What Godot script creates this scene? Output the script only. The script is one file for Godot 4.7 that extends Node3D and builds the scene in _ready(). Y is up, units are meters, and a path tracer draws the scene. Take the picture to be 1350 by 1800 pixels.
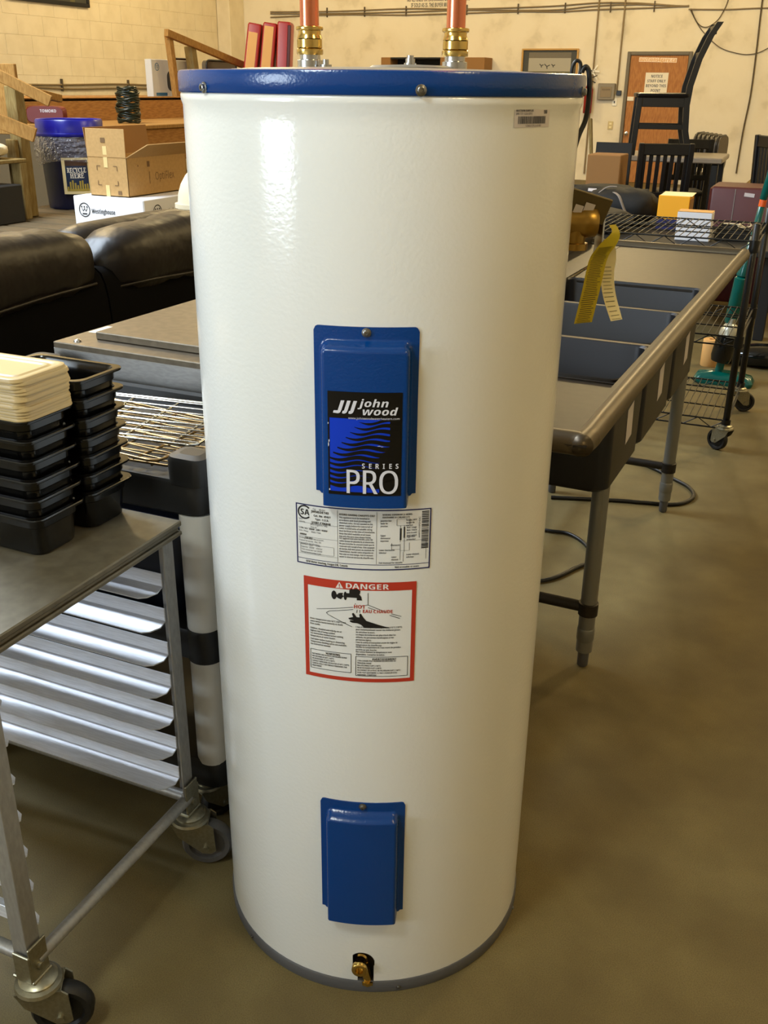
extends Node3D
# A water heater standing in a second-hand warehouse. Axes: -z is the far (north) wall, -x the block (west) wall.

const ROOM_W := -10.3
const ROOM_E := 6.0
const ROOM_N := -16.5
const ROOM_S := 4.6
const ROOM_H := 5.2

var M := {}
var used := {}
var sans: Font
var bold: Font
var rng := RandomNumberGenerator.new()

# ---------------------------------------------------------------- naming
func numbered(called: String) -> String:
	var n: int = used.get(called, -1) + 1
	used[called] = n
	return called if n == 0 else "%s_%03d" % [called, n]

func tag(o: Node, label: String, category: String, group := "", kind := "") -> Node:
	o.set_meta("label", label)
	o.set_meta("category", category)
	if group != "": o.set_meta("group", group)
	if kind != "": o.set_meta("kind", kind)
	return o

func thing(called: String, label: String, category: String, at := Vector3.ZERO, turn := 0.0, group := "") -> Node3D:
	var o := Node3D.new()
	o.name = numbered(called)
	add_child(o, true)
	o.position = at
	o.rotation.y = turn
	tag(o, label, category, group)
	return o

func obj(called: String, st: SurfaceTool, m: Material, parent: Node = self) -> MeshInstance3D:
	var o := MeshInstance3D.new()
	o.mesh = st.commit()
	o.material_override = m
	if parent == self:
		o.name = numbered(called)
		add_child(o, true)
	else:
		own_name(o, called, parent)
		parent.add_child(o, true)
	return o

func own_name(o: Node, called: String, parent: Node) -> void:
	var n := called
	var k := 0
	while parent.has_node(NodePath(n)):
		k += 1
		n = "%s_%03d" % [called, k]
	o.name = n

# one mesh of several materials: pairs of [SurfaceTool, Material]
func multi(called: String, pairs: Array, parent: Node = self) -> MeshInstance3D:
	var o := MeshInstance3D.new()
	var am := ArrayMesh.new()
	for p in pairs:
		p[0].commit(am)
		am.surface_set_material(am.get_surface_count() - 1, p[1])
	o.mesh = am
	if parent == self:
		o.name = numbered(called)
		add_child(o, true)
	else:
		own_name(o, called, parent)
		parent.add_child(o, true)
	return o

func struct(called: String, st: SurfaceTool, m: Material, parent: Node = self) -> MeshInstance3D:
	var o := obj(called, st, m, parent)
	if parent == self: o.set_meta("kind", "structure")
	return o

func dup(root: Node3D, at: Vector3, turn: float, label: String, group := "") -> Node3D:
	var base := String(root.name)
	if base.length() > 4 and base[-4] == "_" and base.right(3).is_valid_int(): base = base.left(-4)
	var r: Node3D = root.duplicate()
	r.name = numbered(base)
	add_child(r, true)
	r.position = at
	r.rotation.y = turn
	r.set_meta("label", label)
	if group != "": r.set_meta("group", group)
	return r

# ---------------------------------------------------------------- shapes
func mb() -> SurfaceTool:
	var st := SurfaceTool.new()
	st.begin(Mesh.PRIMITIVE_TRIANGLES)
	return st

func tri(st: SurfaceTool, a: Vector3, b: Vector3, c: Vector3, na: Vector3, nb: Vector3, nc: Vector3) -> void:
	if (b - a).cross(c - a).dot(na + nb + nc) > 0.0:
		st.set_normal(na); st.add_vertex(a)
		st.set_normal(nc); st.add_vertex(c)
		st.set_normal(nb); st.add_vertex(b)
	else:
		st.set_normal(na); st.add_vertex(a)
		st.set_normal(nb); st.add_vertex(b)
		st.set_normal(nc); st.add_vertex(c)

func quad(st: SurfaceTool, a: Vector3, b: Vector3, c: Vector3, d: Vector3, n: Vector3) -> void:
	tri(st, a, b, c, n, n, n)
	tri(st, a, c, d, n, n, n)

func quadn(st: SurfaceTool, p: Array, n: Array) -> void:
	tri(st, p[0], p[1], p[2], n[0], n[1], n[2])
	tri(st, p[0], p[2], p[3], n[0], n[2], n[3])

func X(at: Vector3, turn := 0.0) -> Transform3D:
	return Transform3D(Basis(Vector3.UP, turn), at)

# box with chamfered edges, centred on xf
func cbox(st: SurfaceTool, xf: Transform3D, s: Vector3, bevel := 0.003) -> void:
	var h := s / 2.0
	var b := minf(bevel, minf(h.x, minf(h.y, h.z)) * 0.6)
	var ax := [Vector3.RIGHT, Vector3.UP, Vector3.BACK]
	for i in 3:
		var u: int = (i + 1) % 3
		var v: int = (i + 2) % 3
		for sg in [-1.0, 1.0]:
			var n: Vector3 = ax[i] * sg
			var c: Vector3 = n * h[i]
			var du: Vector3 = ax[u] * (h[u] - b)
			var dv: Vector3 = ax[v] * (h[v] - b)
			var wn: Vector3 = (xf.basis * n).normalized()
			quad(st, xf * (c - du - dv), xf * (c + du - dv), xf * (c + du + dv), xf * (c - du + dv), wn)
			if b > 0.0:
				for sg2 in [-1.0, 1.0]:
					var m: Vector3 = ax[u] * sg2
					var e1: Vector3 = n * h[i] + m * (h[u] - b)
					var e2: Vector3 = n * (h[i] - b) + m * h[u]
					var bn: Vector3 = (xf.basis * (n + m)).normalized()
					quad(st, xf * (e1 - dv), xf * (e1 + dv), xf * (e2 + dv), xf * (e2 - dv), bn)
	if b > 0.0:
		for sx in [-1.0, 1.0]:
			for sy in [-1.0, 1.0]:
				for sz in [-1.0, 1.0]:
					var g := Vector3(sx, sy, sz)
					var nn: Vector3 = (xf.basis * g).normalized()
					tri(st, xf * (g * Vector3(h.x, h.y - b, h.z - b)), xf * (g * Vector3(h.x - b, h.y, h.z - b)), xf * (g * Vector3(h.x - b, h.y - b, h.z)), nn, nn, nn)

# axis-aligned box from corner to corner
func bx(st: SurfaceTool, lo: Vector3, hi: Vector3, bevel := 0.003) -> void:
	cbox(st, Transform3D(Basis(), (lo + hi) / 2.0), (hi - lo).abs(), bevel)

# square timber between two points
func beam(st: SurfaceTool, a: Vector3, b: Vector3, w: float, t: float, bevel := 0.004, up := Vector3.UP) -> void:
	var z := (b - a).normalized()
	if absf(z.dot(up)) > 0.98: up = Vector3.RIGHT
	var x := up.cross(z).normalized()
	var y := z.cross(x)
	cbox(st, Transform3D(Basis(x, y, z), (a + b) / 2.0), Vector3(w, t, (b - a).length()), bevel)

func lathe(st: SurfaceTool, prof: Array, seg := 32, xf := Transform3D(), a0 := 0.0, a1 := TAU) -> void:
	var n := prof.size()
	var nor := []
	for i in n - 1:
		var d: Vector2 = prof[i + 1] - prof[i]
		nor.append(Vector2(d.y, -d.x).normalized())
	for i in n - 1:
		var n0: Vector2 = nor[i]
		var n1: Vector2 = nor[i]
		if i > 0 and nor[i - 1].dot(nor[i]) > 0.7: n0 = (nor[i - 1] + nor[i]).normalized()
		if i < n - 2 and nor[i + 1].dot(nor[i]) > 0.7: n1 = (nor[i + 1] + nor[i]).normalized()
		var p0: Vector2 = prof[i]
		var p1: Vector2 = prof[i + 1]
		if p0.is_equal_approx(p1): continue
		for k in seg:
			var ta := a0 + (a1 - a0) * k / seg
			var tb := a0 + (a1 - a0) * (k + 1) / seg
			var da := Vector3(sin(ta), 0, cos(ta))
			var db := Vector3(sin(tb), 0, cos(tb))
			var y := Vector3.UP
			var P := [xf * (da * p0.x + y * p0.y), xf * (db * p0.x + y * p0.y), xf * (db * p1.x + y * p1.y), xf * (da * p1.x + y * p1.y)]
			var N := [(xf.basis * (da * n0.x + y * n0.y)).normalized(), (xf.basis * (db * n0.x + y * n0.y)).normalized(), (xf.basis * (db * n1.x + y * n1.y)).normalized(), (xf.basis * (da * n1.x + y * n1.y)).normalized()]
			if p0.x > 1e-6: tri(st, P[0], P[1], P[2], N[0], N[1], N[2])
			if p1.x > 1e-6: tri(st, P[0], P[2], P[3], N[0], N[2], N[3])

# axis of a lathe laid along dir
func along(at: Vector3, dir: Vector3) -> Transform3D:
	var y := dir.normalized()
	var x := y.cross(Vector3.UP if absf(y.y) < 0.95 else Vector3.RIGHT).normalized()
	return Transform3D(Basis(x, y, x.cross(y)), at)

func cyl(st: SurfaceTool, a: Vector3, b: Vector3, r: float, seg := 16, r2 := -1.0, bevel := 0.0) -> void:
	var L := (b - a).length()
	if r2 < 0.0: r2 = r
	if bevel > 0.0:
		lathe(st, [Vector2(0, 0), Vector2(r - bevel, 0), Vector2(r, bevel), Vector2(r2, L - bevel), Vector2(r2 - bevel, L), Vector2(0, L)], seg, along(a, b - a))
	else:
		lathe(st, [Vector2(0, 0), Vector2(r, 0), Vector2(r2, L), Vector2(0, L)], seg, along(a, b - a))

func curve(pts: Array, steps := 6) -> PackedVector3Array:
	var out := PackedVector3Array()
	for i in pts.size() - 1:
		var p0: Vector3 = pts[maxi(i - 1, 0)]
		var p1: Vector3 = pts[i]
		var p2: Vector3 = pts[i + 1]
		var p3: Vector3 = pts[mini(i + 2, pts.size() - 1)]
		for k in steps:
			out.append(p1.cubic_interpolate(p2, p0, p3, float(k) / steps))
	out.append(pts[-1])
	return out

func tube(st: SurfaceTool, path: PackedVector3Array, r: float, sides := 8, closed := false, flat := 1.0) -> void:
	var n := path.size()
	var ring := []
	var nrm := []
	var up := Vector3.UP
	for i in n:
		var d: Vector3
		if closed: d = path[(i + 1) % n] - path[(i - 1 + n) % n]
		else: d = path[mini(i + 1, n - 1)] - path[maxi(i - 1, 0)]
		d = d.normalized()
		if i == 0: up = Vector3.UP if absf(d.y) < 0.9 else Vector3.RIGHT
		up = (up - d * up.dot(d)).normalized()
		var s := d.cross(up)
		var a := []
		var b := []
		for k in sides:
			var t := TAU * k / sides
			var o := s * cos(t) + up * sin(t) * flat
			a.append(path[i] + o * r)
			b.append((s * cos(t) * flat + up * sin(t)).normalized())
		ring.append(a)
		nrm.append(b)
	for i in (n if closed else n - 1):
		var j := (i + 1) % n
		for k in sides:
			var l := (k + 1) % sides
			quadn(st, [ring[i][k], ring[i][l], ring[j][l], ring[j][k]], [nrm[i][k], nrm[i][l], nrm[j][l], nrm[j][k]])
	if not closed:
		for e in [0, n - 1]:
			var d: Vector3 = (path[1] - path[0]) * -1.0 if e == 0 else path[n - 1] - path[n - 2]
			d = d.normalized()
			for k in sides:
				tri(st, path[e], ring[e][k], ring[e][(k + 1) % sides], d, d, d)

func wire(st: SurfaceTool, a: Vector3, b: Vector3, r: float, sides := 6) -> void:
	tube(st, PackedVector3Array([a, b]), r, sides)

# flat outline in xy, pushed along z from z0 to z1
func prism(st: SurfaceTool, poly: PackedVector2Array, z0: float, z1: float, xf := Transform3D()) -> void:
	var idx := Geometry2D.triangulate_polygon(poly)
	var nz := xf.basis.z.normalized()
	for i in range(0, idx.size(), 3):
		var a := poly[idx[i]]
		var b := poly[idx[i + 1]]
		var c := poly[idx[i + 2]]
		tri(st, xf * Vector3(a.x, a.y, z1), xf * Vector3(b.x, b.y, z1), xf * Vector3(c.x, c.y, z1), nz, nz, nz)
		tri(st, xf * Vector3(a.x, a.y, z0), xf * Vector3(b.x, b.y, z0), xf * Vector3(c.x, c.y, z0), -nz, -nz, -nz)
	var n := poly.size()
	var sgn := -1.0 if Geometry2D.is_polygon_clockwise(poly) else 1.0
	var en := []
	for i in n:
		var d := poly[(i + 1) % n] - poly[i]
		en.append(Vector2(d.y, -d.x).normalized() * sgn)
	for i in n:
		var j := (i + 1) % n
		var n0: Vector2 = en[i]
		var n1: Vector2 = en[i]
		if en[(i - 1 + n) % n].dot(en[i]) > 0.75: n0 = (en[(i - 1 + n) % n] + en[i]).normalized()
		if en[j].dot(en[i]) > 0.75: n1 = (en[j] + en[i]).normalized()
		var a3 := xf.basis * Vector3(n0.x, n0.y, 0)
		var b3 := xf.basis * Vector3(n1.x, n1.y, 0)
		quadn(st, [xf * Vector3(poly[i].x, poly[i].y, z0), xf * Vector3(poly[j].x, poly[j].y, z0), xf * Vector3(poly[j].x, poly[j].y, z1), xf * Vector3(poly[i].x, poly[i].y, z1)], [a3.normalized(), b3.normalized(), b3.normalized(), a3.normalized()])

# rings of equal length joined in order; closed rings; ends capped or not; closed volume decides the outside
func loft(st: SurfaceTool, rings: Array, caps := true, xf := Transform3D(), smooth := 0.6) -> void:
	var nr := rings.size()
	var n: int = rings[0].size()
	var fn := []
	var vol := 0.0
	for i in nr - 1:
		var row := []
		for k in n:
			var l := (k + 1) % n
			var a: Vector3 = rings[i][k]
			var b: Vector3 = rings[i][l]
			var c: Vector3 = rings[i + 1][l]
			var d: Vector3 = rings[i + 1][k]
			vol += a.dot(b.cross(c)) + a.dot(c.cross(d))
			row.append((c - a).cross(d - b).normalized())
		fn.append(row)
	var ends := []
	for e in [0, nr - 1]:
		var mid := Vector3.ZERO
		for p in rings[e]: mid += p
		mid /= n
		ends.append(mid)
		for k in n:
			var a: Vector3 = rings[e][k]
			var b: Vector3 = rings[e][(k + 1) % n]
			vol += mid.dot(b.cross(a)) * (1.0 if e == 0 else -1.0)
	var sg := 1.0 if vol > 0.0 else -1.0
	for i in nr - 1:
		for k in n:
			var l := (k + 1) % n
			var own: Vector3 = fn[i][k]
			if own == Vector3.ZERO: continue
			var N := []
			for c in [[i, k], [i, l], [i + 1, l], [i + 1, k]]:
				var s := Vector3.ZERO
				for di in [-1, 0]:
					for dk in [-1, 0]:
						var fi: int = c[0] + di
						if fi < 0 or fi >= nr - 1: continue
						var f: Vector3 = fn[fi][(c[1] + dk + n) % n]
						if f.dot(own) > smooth: s += f
				N.append((xf.basis * s * sg).normalized())
			quadn(st, [xf * rings[i][k], xf * rings[i][l], xf * rings[i + 1][l], xf * rings[i + 1][k]], N)
	if caps:
		for q in 2:
			var e: int = 0 if q == 0 else nr - 1
			var o: int = 1 if q == 0 else nr - 2
			var nn := Vector3.ZERO
			for k in n:
				nn += (rings[e][k] - ends[q]).cross(rings[e][(k + 1) % n] - ends[q])
			nn = nn.normalized() * sg * (-1.0 if q == 0 else 1.0)
			if nn == Vector3.ZERO: continue
			nn = (xf.basis * nn).normalized()
			for k in n:
				tri(st, xf * ends[q], xf * rings[e][k], xf * rings[e][(k + 1) % n], nn, nn, nn)

# rounded rectangle ring in xz at height y
func rrect(w: float, d: float, r: float, y: float, per := 4, at := Vector2.ZERO) -> PackedVector3Array:
	var out := PackedVector3Array()
	var cs := [Vector2(w / 2 - r, d / 2 - r), Vector2(-w / 2 + r, d / 2 - r), Vector2(-w / 2 + r, -d / 2 + r), Vector2(w / 2 - r, -d / 2 + r)]
	for q in 4:
		for k in per + 1:
			var t := PI / 2 * (q + float(k) / per)
			out.append(Vector3(at.x + cs[q].x + r * cos(t), y, at.y + cs[q].y + r * sin(t)))
	return out

func rpoly(w: float, h: float, r: float, per := 4) -> PackedVector2Array:
	var out := PackedVector2Array()
	for p in rrect(w, h, r, 0.0, per): out.append(Vector2(p.x, p.z))
	return out

# superellipse ring in xy at z
func sring(cx: float, cy: float, rx: float, ry: float, z: float, pw := 2.6, n := 24) -> PackedVector3Array:
	var out := PackedVector3Array()
	for k in n:
		var t := TAU * k / n
		var c := cos(t)
		var s := sin(t)
		out.append(Vector3(cx + rx * signf(c) * pow(absf(c), 2.0 / pw), cy + ry * signf(s) * pow(absf(s), 2.0 / pw), z))
	return out

# a sheet laid on the curved front of the tank: angles in degrees from the front, heights in metres
func on_tank(deg: float, h: float, r: float) -> Vector3:
	var a := deg_to_rad(deg)
	return Vector3(r * sin(a), h, r * cos(a))

func sheet(st: SurfaceTool, a0: float, a1: float, h0: float, h1: float, r: float, seg := 14) -> void:
	for k in seg:
		var p := lerpf(a0, a1, float(k) / seg)
		var q := lerpf(a0, a1, float(k + 1) / seg)
		var n0 := on_tank(p, 0, 1)
		var n1 := on_tank(q, 0, 1)
		quadn(st, [on_tank(p, h0, r), on_tank(q, h0, r), on_tank(q, h1, r), on_tank(p, h1, r)], [n0, n1, n1, n0])

func wrap_frame(st: SurfaceTool, a0: float, a1: float, h0: float, h1: float, r: float, w: float) -> void:
	var da := rad_to_deg(w / r)
	sheet(st, a0, a1, h0, h0 + w, r)
	sheet(st, a0, a1, h1 - w, h1, r)
	sheet(st, a0, a0 + da, h0 + w, h1 - w, r, 1)
	sheet(st, a1 - da, a1, h0 + w, h1 - w, r, 1)

# polygon in (metres right, metres up) from (deg, h), laid on the curve
func wrap_poly(st: SurfaceTool, poly: PackedVector2Array, deg: float, h: float, r: float) -> void:
	var lo := poly[0]
	var hi := poly[0]
	for p in poly:
		lo = lo.min(p)
		hi = hi.max(p)
	var n := maxi(1, int(ceil((hi.x - lo.x) / 0.007)))
	for s in n:
		var pieces := [poly]
		if n > 1:
			var x0 := lerpf(lo.x, hi.x, float(s) / n)
			var x1 := lerpf(lo.x, hi.x, float(s + 1) / n)
			pieces = Geometry2D.intersect_polygons(poly, PackedVector2Array([Vector2(x0, lo.y - 1), Vector2(x1, lo.y - 1), Vector2(x1, hi.y + 1), Vector2(x0, hi.y + 1)]))
		for piece in pieces:
			var idx := Geometry2D.triangulate_polygon(piece)
			for i in range(0, idx.size(), 3):
				var P := []
				var N := []
				for k in 3:
					var p: Vector2 = piece[idx[i + k]]
					var a := deg + rad_to_deg(p.x / r)
					P.append(on_tank(a, h + p.y, r))
					N.append(on_tank(a, 0, 1))
				tri(st, P[0], P[1], P[2], N[0], N[1], N[2])

func letters(s: String, font: Font, em: float, align := HORIZONTAL_ALIGNMENT_LEFT, step := 1.0, spacing := 0.0) -> PackedVector2Array:
	var t := TextMesh.new()
	t.font = font
	t.font_size = 32
	t.pixel_size = em / 32.0
	t.depth = 0.0
	t.curve_step = step
	t.text = s
	t.horizontal_alignment = align
	t.vertical_alignment = VERTICAL_ALIGNMENT_CENTER
	t.line_spacing = spacing
	var out := PackedVector2Array()
	if t.get_surface_count() == 0: return out
	var ar := t.surface_get_arrays(0)
	var v: PackedVector3Array = ar[Mesh.ARRAY_VERTEX]
	var ix = ar[Mesh.ARRAY_INDEX]
	if ix == null or ix.size() == 0:
		for p in v: out.append(Vector2(p.x, p.y))
	else:
		for i in ix: out.append(Vector2(v[i].x, v[i].y))
	return out

# lettering on the tank: squeeze and slant shape the glyphs
func wrap_text(st: SurfaceTool, s: String, font: Font, em: float, deg: float, h: float, r: float, align := HORIZONTAL_ALIGNMENT_LEFT, sx := 1.0, slant := 0.0, step := 1.0, spacing := 0.0) -> void:
	var p := letters(s, font, em, align, step, spacing)
	for i in range(0, p.size(), 3):
		var P := []
		var N := []
		for k in 3:
			var a := deg + rad_to_deg((p[i + k].x * sx + p[i + k].y * slant) / r)
			P.append(on_tank(a, h + p[i + k].y, r))
			N.append(on_tank(a, 0, 1))
		tri(st, P[0], P[1], P[2], N[0], N[1], N[2])

# lettering on a flat face: xf has x to the right, y up, z out of the face
func flat_text(st: SurfaceTool, s: String, font: Font, em: float, xf: Transform3D, align := HORIZONTAL_ALIGNMENT_CENTER, sx := 1.0, slant := 0.0, spacing := 0.0) -> void:
	var p := letters(s, font, em, align, 1.0, spacing)
	var n := xf.basis.z.normalized()
	for i in range(0, p.size(), 3):
		var P := []
		for k in 3: P.append(xf * Vector3(p[i + k].x * sx + p[i + k].y * slant, p[i + k].y, 0))
		tri(st, P[0], P[1], P[2], n, n, n)

func flat_rect(st: SurfaceTool, xf: Transform3D, x0: float, y0: float, x1: float, y1: float) -> void:
	quad(st, xf * Vector3(x0, y0, 0), xf * Vector3(x1, y0, 0), xf * Vector3(x1, y1, 0), xf * Vector3(x0, y1, 0), xf.basis.z.normalized())

func flat_ring(st: SurfaceTool, xf: Transform3D, c: Vector2, r0: float, r1: float, seg := 28) -> void:
	for k in seg:
		var a := Vector2.from_angle(TAU * k / seg)
		var b := Vector2.from_angle(TAU * (k + 1) / seg)
		var p := [c + a * r0, c + b * r0, c + b * r1, c + a * r1]
		quad(st, xf * Vector3(p[0].x, p[0].y, 0), xf * Vector3(p[1].x, p[1].y, 0), xf * Vector3(p[2].x, p[2].y, 0), xf * Vector3(p[3].x, p[3].y, 0), xf.basis.z.normalized())

# face of a thing: origin, x to the right, normal out
func face(at: Vector3, right: Vector3, out: Vector3) -> Transform3D:
	return Transform3D(Basis(right.normalized(), out.cross(right).normalized(), out.normalized()), at)

# ---------------------------------------------------------------- materials
func noise_tex(freq: float, ramp: Array, size := 512, kind := FastNoiseLite.TYPE_SIMPLEX_SMOOTH, octaves := 4, sd := 1, as_normal := false, bump := 2.0) -> NoiseTexture2D:
	var n := FastNoiseLite.new()
	n.seed = sd
	n.noise_type = kind
	n.frequency = freq
	n.fractal_octaves = octaves
	var t := NoiseTexture2D.new()
	t.width = size
	t.height = size
	t.seamless = true
	t.noise = n
	if as_normal:
		t.as_normal_map = true
		t.bump_strength = bump
	elif ramp.size():
		var g := Gradient.new()
		var offs := PackedFloat32Array()
		var cols := PackedColorArray()
		for r in ramp:
			offs.append(r[0])
			cols.append(r[1])
		g.offsets = offs
		g.colors = cols
		t.color_ramp = g
	return t

func mat(called: String, c: Color, rough := 0.6, metal := 0.0, spec := 0.5) -> StandardMaterial3D:
	var m := StandardMaterial3D.new()
	m.resource_name = called
	m.albedo_color = c
	m.roughness = rough
	m.metallic = metal
	m.metallic_specular = spec
	M[called] = m
	return m

func grain(m: StandardMaterial3D, tex: Texture2D, sc: Vector3, world := false) -> void:
	m.albedo_texture = tex
	m.uv1_triplanar = true
	m.uv1_world_triplanar = world
	m.uv1_scale = sc

func relief(m: StandardMaterial3D, tex: Texture2D, cm: float, sc := Vector3.ZERO, world := false) -> void:
	m.heightmap_enabled = true
	m.heightmap_texture = tex
	m.heightmap_scale = cm
	m.uv1_triplanar = true
	m.uv1_world_triplanar = world
	if sc != Vector3.ZERO: m.uv1_scale = sc

func make_materials() -> void:
	var C := func(r, g, b): return Color(r, g, b)
	var grey := [[0.1, Color(0.95, 0.95, 0.95)], [0.9, Color(1, 1, 1)]]
	var fine := noise_tex(0.06, [], 512, FastNoiseLite.TYPE_SIMPLEX_SMOOTH, 2, 3)
	var streak := noise_tex(0.03, [[0.2, Color(0.93, 0.93, 0.93)], [0.8, Color(1, 1, 1)]], 512, FastNoiseLite.TYPE_SIMPLEX, 4, 5)
	var woodt := noise_tex(0.02, [[0.2, Color(0.86, 0.8, 0.72)], [0.5, Color(0.94, 0.9, 0.85)], [0.8, Color(1, 0.98, 0.95)]], 512, FastNoiseLite.TYPE_SIMPLEX, 4, 9)
	var paint := noise_tex(0.008, [[0.2, Color(0.97, 0.965, 0.955)], [0.7, Color(1, 1, 1)]], 512, FastNoiseLite.TYPE_SIMPLEX, 5, 11)

	var f := mat("concrete floor", C.call(1, 1, 1), 0.62, 0.0, 0.35)
	grain(f, noise_tex(0.006, [[0.05, C.call(0.385, 0.335, 0.215)], [0.5, C.call(0.42, 0.37, 0.24)], [0.95, C.call(0.46, 0.41, 0.27)]], 1024, FastNoiseLite.TYPE_SIMPLEX, 6, 21), Vector3(0.55, 0.55, 0.55), true)
	f.detail_enabled = true
	f.detail_blend_mode = BaseMaterial3D.BLEND_MODE_MUL
	f.detail_albedo = noise_tex(0.11, [[0.15, C.call(0.88, 0.875, 0.86)], [0.5, C.call(0.96, 0.96, 0.955)], [0.85, C.call(1, 1, 1)]], 1024, FastNoiseLite.TYPE_SIMPLEX, 3, 4)
	f.detail_uv_layer = BaseMaterial3D.DETAIL_UV_2
	f.uv2_triplanar = true
	f.uv2_world_triplanar = true
	f.uv2_scale = Vector3(2.6, 2.6, 2.6)

	var w := mat("painted block", C.call(0.85, 0.8, 0.69), 0.75, 0.0, 0.3)
	grain(w, paint, Vector3(0.6, 0.6, 0.6), true)
	mat("mortar", C.call(0.8, 0.75, 0.64), 0.85)
	var p := mat("painted plaster", C.call(0.87, 0.83, 0.74), 0.8, 0.0, 0.3)
	grain(p, noise_tex(0.004, [[0.08, C.call(0.92, 0.91, 0.89)], [0.3, C.call(0.985, 0.98, 0.97)], [0.6, C.call(1, 1, 1)]], 1024, FastNoiseLite.TYPE_SIMPLEX, 5, 31), Vector3(0.35, 0.35, 0.35), true)
	mat("ceiling white", C.call(0.8, 0.78, 0.72), 0.9)

	var t := mat("tank enamel", C.call(0.84, 0.84, 0.825), 0.16, 0.0, 0.5)
	relief(t, noise_tex(0.05, [], 512, FastNoiseLite.TYPE_SIMPLEX_SMOOTH, 2, 14), 0.02, Vector3(5, 5, 5))
	var b := mat("blue enamel", C.call(0.0, 0.21, 0.46), 0.22, 0.0, 0.5)
	relief(b, noise_tex(0.06, [], 512, FastNoiseLite.TYPE_SIMPLEX_SMOOTH, 2, 15), 0.02, Vector3(7, 7, 7))
	mat("grey ring", C.call(0.36, 0.36, 0.37), 0.5, 0.3)
	mat("galvanised top", C.call(0.62, 0.6, 0.56), 0.42, 0.6)
	mat("zinc", C.call(0.72, 0.72, 0.72), 0.25, 1.0)
	mat("steel screw", C.call(0.55, 0.55, 0.55), 0.3, 1.0)
	mat("copper", C.call(0.86, 0.53, 0.4), 0.24, 1.0)
	mat("brass", C.call(0.8, 0.68, 0.4), 0.2, 1.0)
	mat("dull brass", C.call(0.6, 0.48, 0.24), 0.36, 1.0)
	mat("dark hole", C.call(0.34, 0.29, 0.2), 0.9)
	mat("label paper", C.call(0.84, 0.84, 0.83), 0.4)
	mat("label navy", C.call(0.06, 0.07, 0.3), 0.4)
	mat("label red", C.call(0.68, 0.2, 0.13), 0.4)
	mat("label ink", C.call(0.07, 0.065, 0.07), 0.45)
	mat("label soft ink", C.call(0.22, 0.22, 0.24), 0.45)
	mat("label silver", C.call(0.8, 0.8, 0.83), 0.35)
	mat("label black", C.call(0.02, 0.018, 0.02), 0.28)
	mat("label blue", C.call(0.0, 0.2, 0.72), 0.28)
	mat("sticker paper", C.call(0.75, 0.72, 0.72), 0.5)
	mat("tag yellow", C.call(0.68, 0.6, 0.06), 0.55)
	mat("tag cream", C.call(0.9, 0.85, 0.66), 0.6)
	mat("tag ink", C.call(0.3, 0.26, 0.08), 0.6)

	var al := mat("aluminium", C.call(0.88, 0.89, 0.92), 0.4, 0.35)
	grain(al, streak, Vector3(1.0, 14, 14))
	var ad := mat("dull aluminium", C.call(0.62, 0.61, 0.59), 0.48, 0.6)
	grain(ad, streak, Vector3(6, 2, 6))
	var ss := mat("stainless", C.call(0.68, 0.67, 0.66), 0.38, 0.85)
	grain(ss, streak, Vector3(2, 9, 2))
	var sd := mat("worn stainless", C.call(0.43, 0.39, 0.33), 0.45, 0.85)
	grain(sd, noise_tex(0.02, [[0.15, C.call(0.9, 0.9, 0.9)], [0.8, C.call(1, 1, 1)]], 512, FastNoiseLite.TYPE_SIMPLEX, 5, 8), Vector3(2.5, 2.5, 2.5))
	mat("rim steel", C.call(0.32, 0.28, 0.215), 0.4, 0.6)
	mat("bowl steel", C.call(0.17, 0.17, 0.18), 0.42, 0.6)
	var sk := mat("sink steel", C.call(0.215, 0.195, 0.17), 0.48, 0.65)
	grain(sk, sd.albedo_texture, Vector3(2.5, 2.5, 2.5))
	mat("chrome", C.call(0.82, 0.82, 0.8), 0.16, 1.0)
	mat("wire brass", C.call(0.6, 0.5, 0.34), 0.3, 1.0)
	var cz := mat("caster zinc", C.call(0.62, 0.6, 0.52), 0.34, 0.9)
	grain(cz, fine_ramp(), Vector3(9, 9, 9))
	mat("rubber", C.call(0.05, 0.048, 0.045), 0.55)
	mat("grey wheel", C.call(0.3, 0.29, 0.28), 0.45)
	mat("black plastic", C.call(0.018, 0.016, 0.015), 0.2, 0.0, 0.5)
	mat("matt black plastic", C.call(0.024, 0.023, 0.022), 0.5)
	mat("grey plastic pole", C.call(0.78, 0.77, 0.74), 0.38)
	mat("navy plastic", C.call(0.05, 0.06, 0.11), 0.5)
	mat("blue grey plastic", C.call(0.25, 0.3, 0.46), 0.5)
	var ld := mat("lid plastic", C.call(0.7, 0.61, 0.42), 0.42)
	ld.backlight_enabled = true
	ld.backlight = Color(0.5, 0.42, 0.28)
	var le := mat("leather", C.call(0.085, 0.062, 0.052), 0.42, 0.0, 0.4)
	relief(le, noise_tex(0.02, [], 512, FastNoiseLite.TYPE_SIMPLEX_SMOOTH, 3, 41), 0.3, Vector3(1.1, 1.1, 1.1))
	mat("sofa cloth", C.call(0.022, 0.018, 0.016), 0.9, 0.0, 0.2)
	var cb := mat("cardboard", C.call(0.69, 0.55, 0.36), 0.85, 0.0, 0.2)
	grain(cb, noise_tex(0.05, grey, 256, FastNoiseLite.TYPE_SIMPLEX, 3, 6), Vector3(3, 3, 3))
	mat("cardboard inside", C.call(0.55, 0.4, 0.23), 0.9)
	mat("carton white", C.call(0.86, 0.86, 0.88), 0.55)
	mat("carton ink", C.call(0.12, 0.12, 0.14), 0.6)
	mat("faint ink", C.call(0.42, 0.31, 0.18), 0.8)
	mat("clear tape", C.call(0.82, 0.72, 0.5), 0.12)
	var wd := mat("pine", C.call(0.62, 0.48, 0.27), 0.7, 0.0, 0.3)
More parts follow.
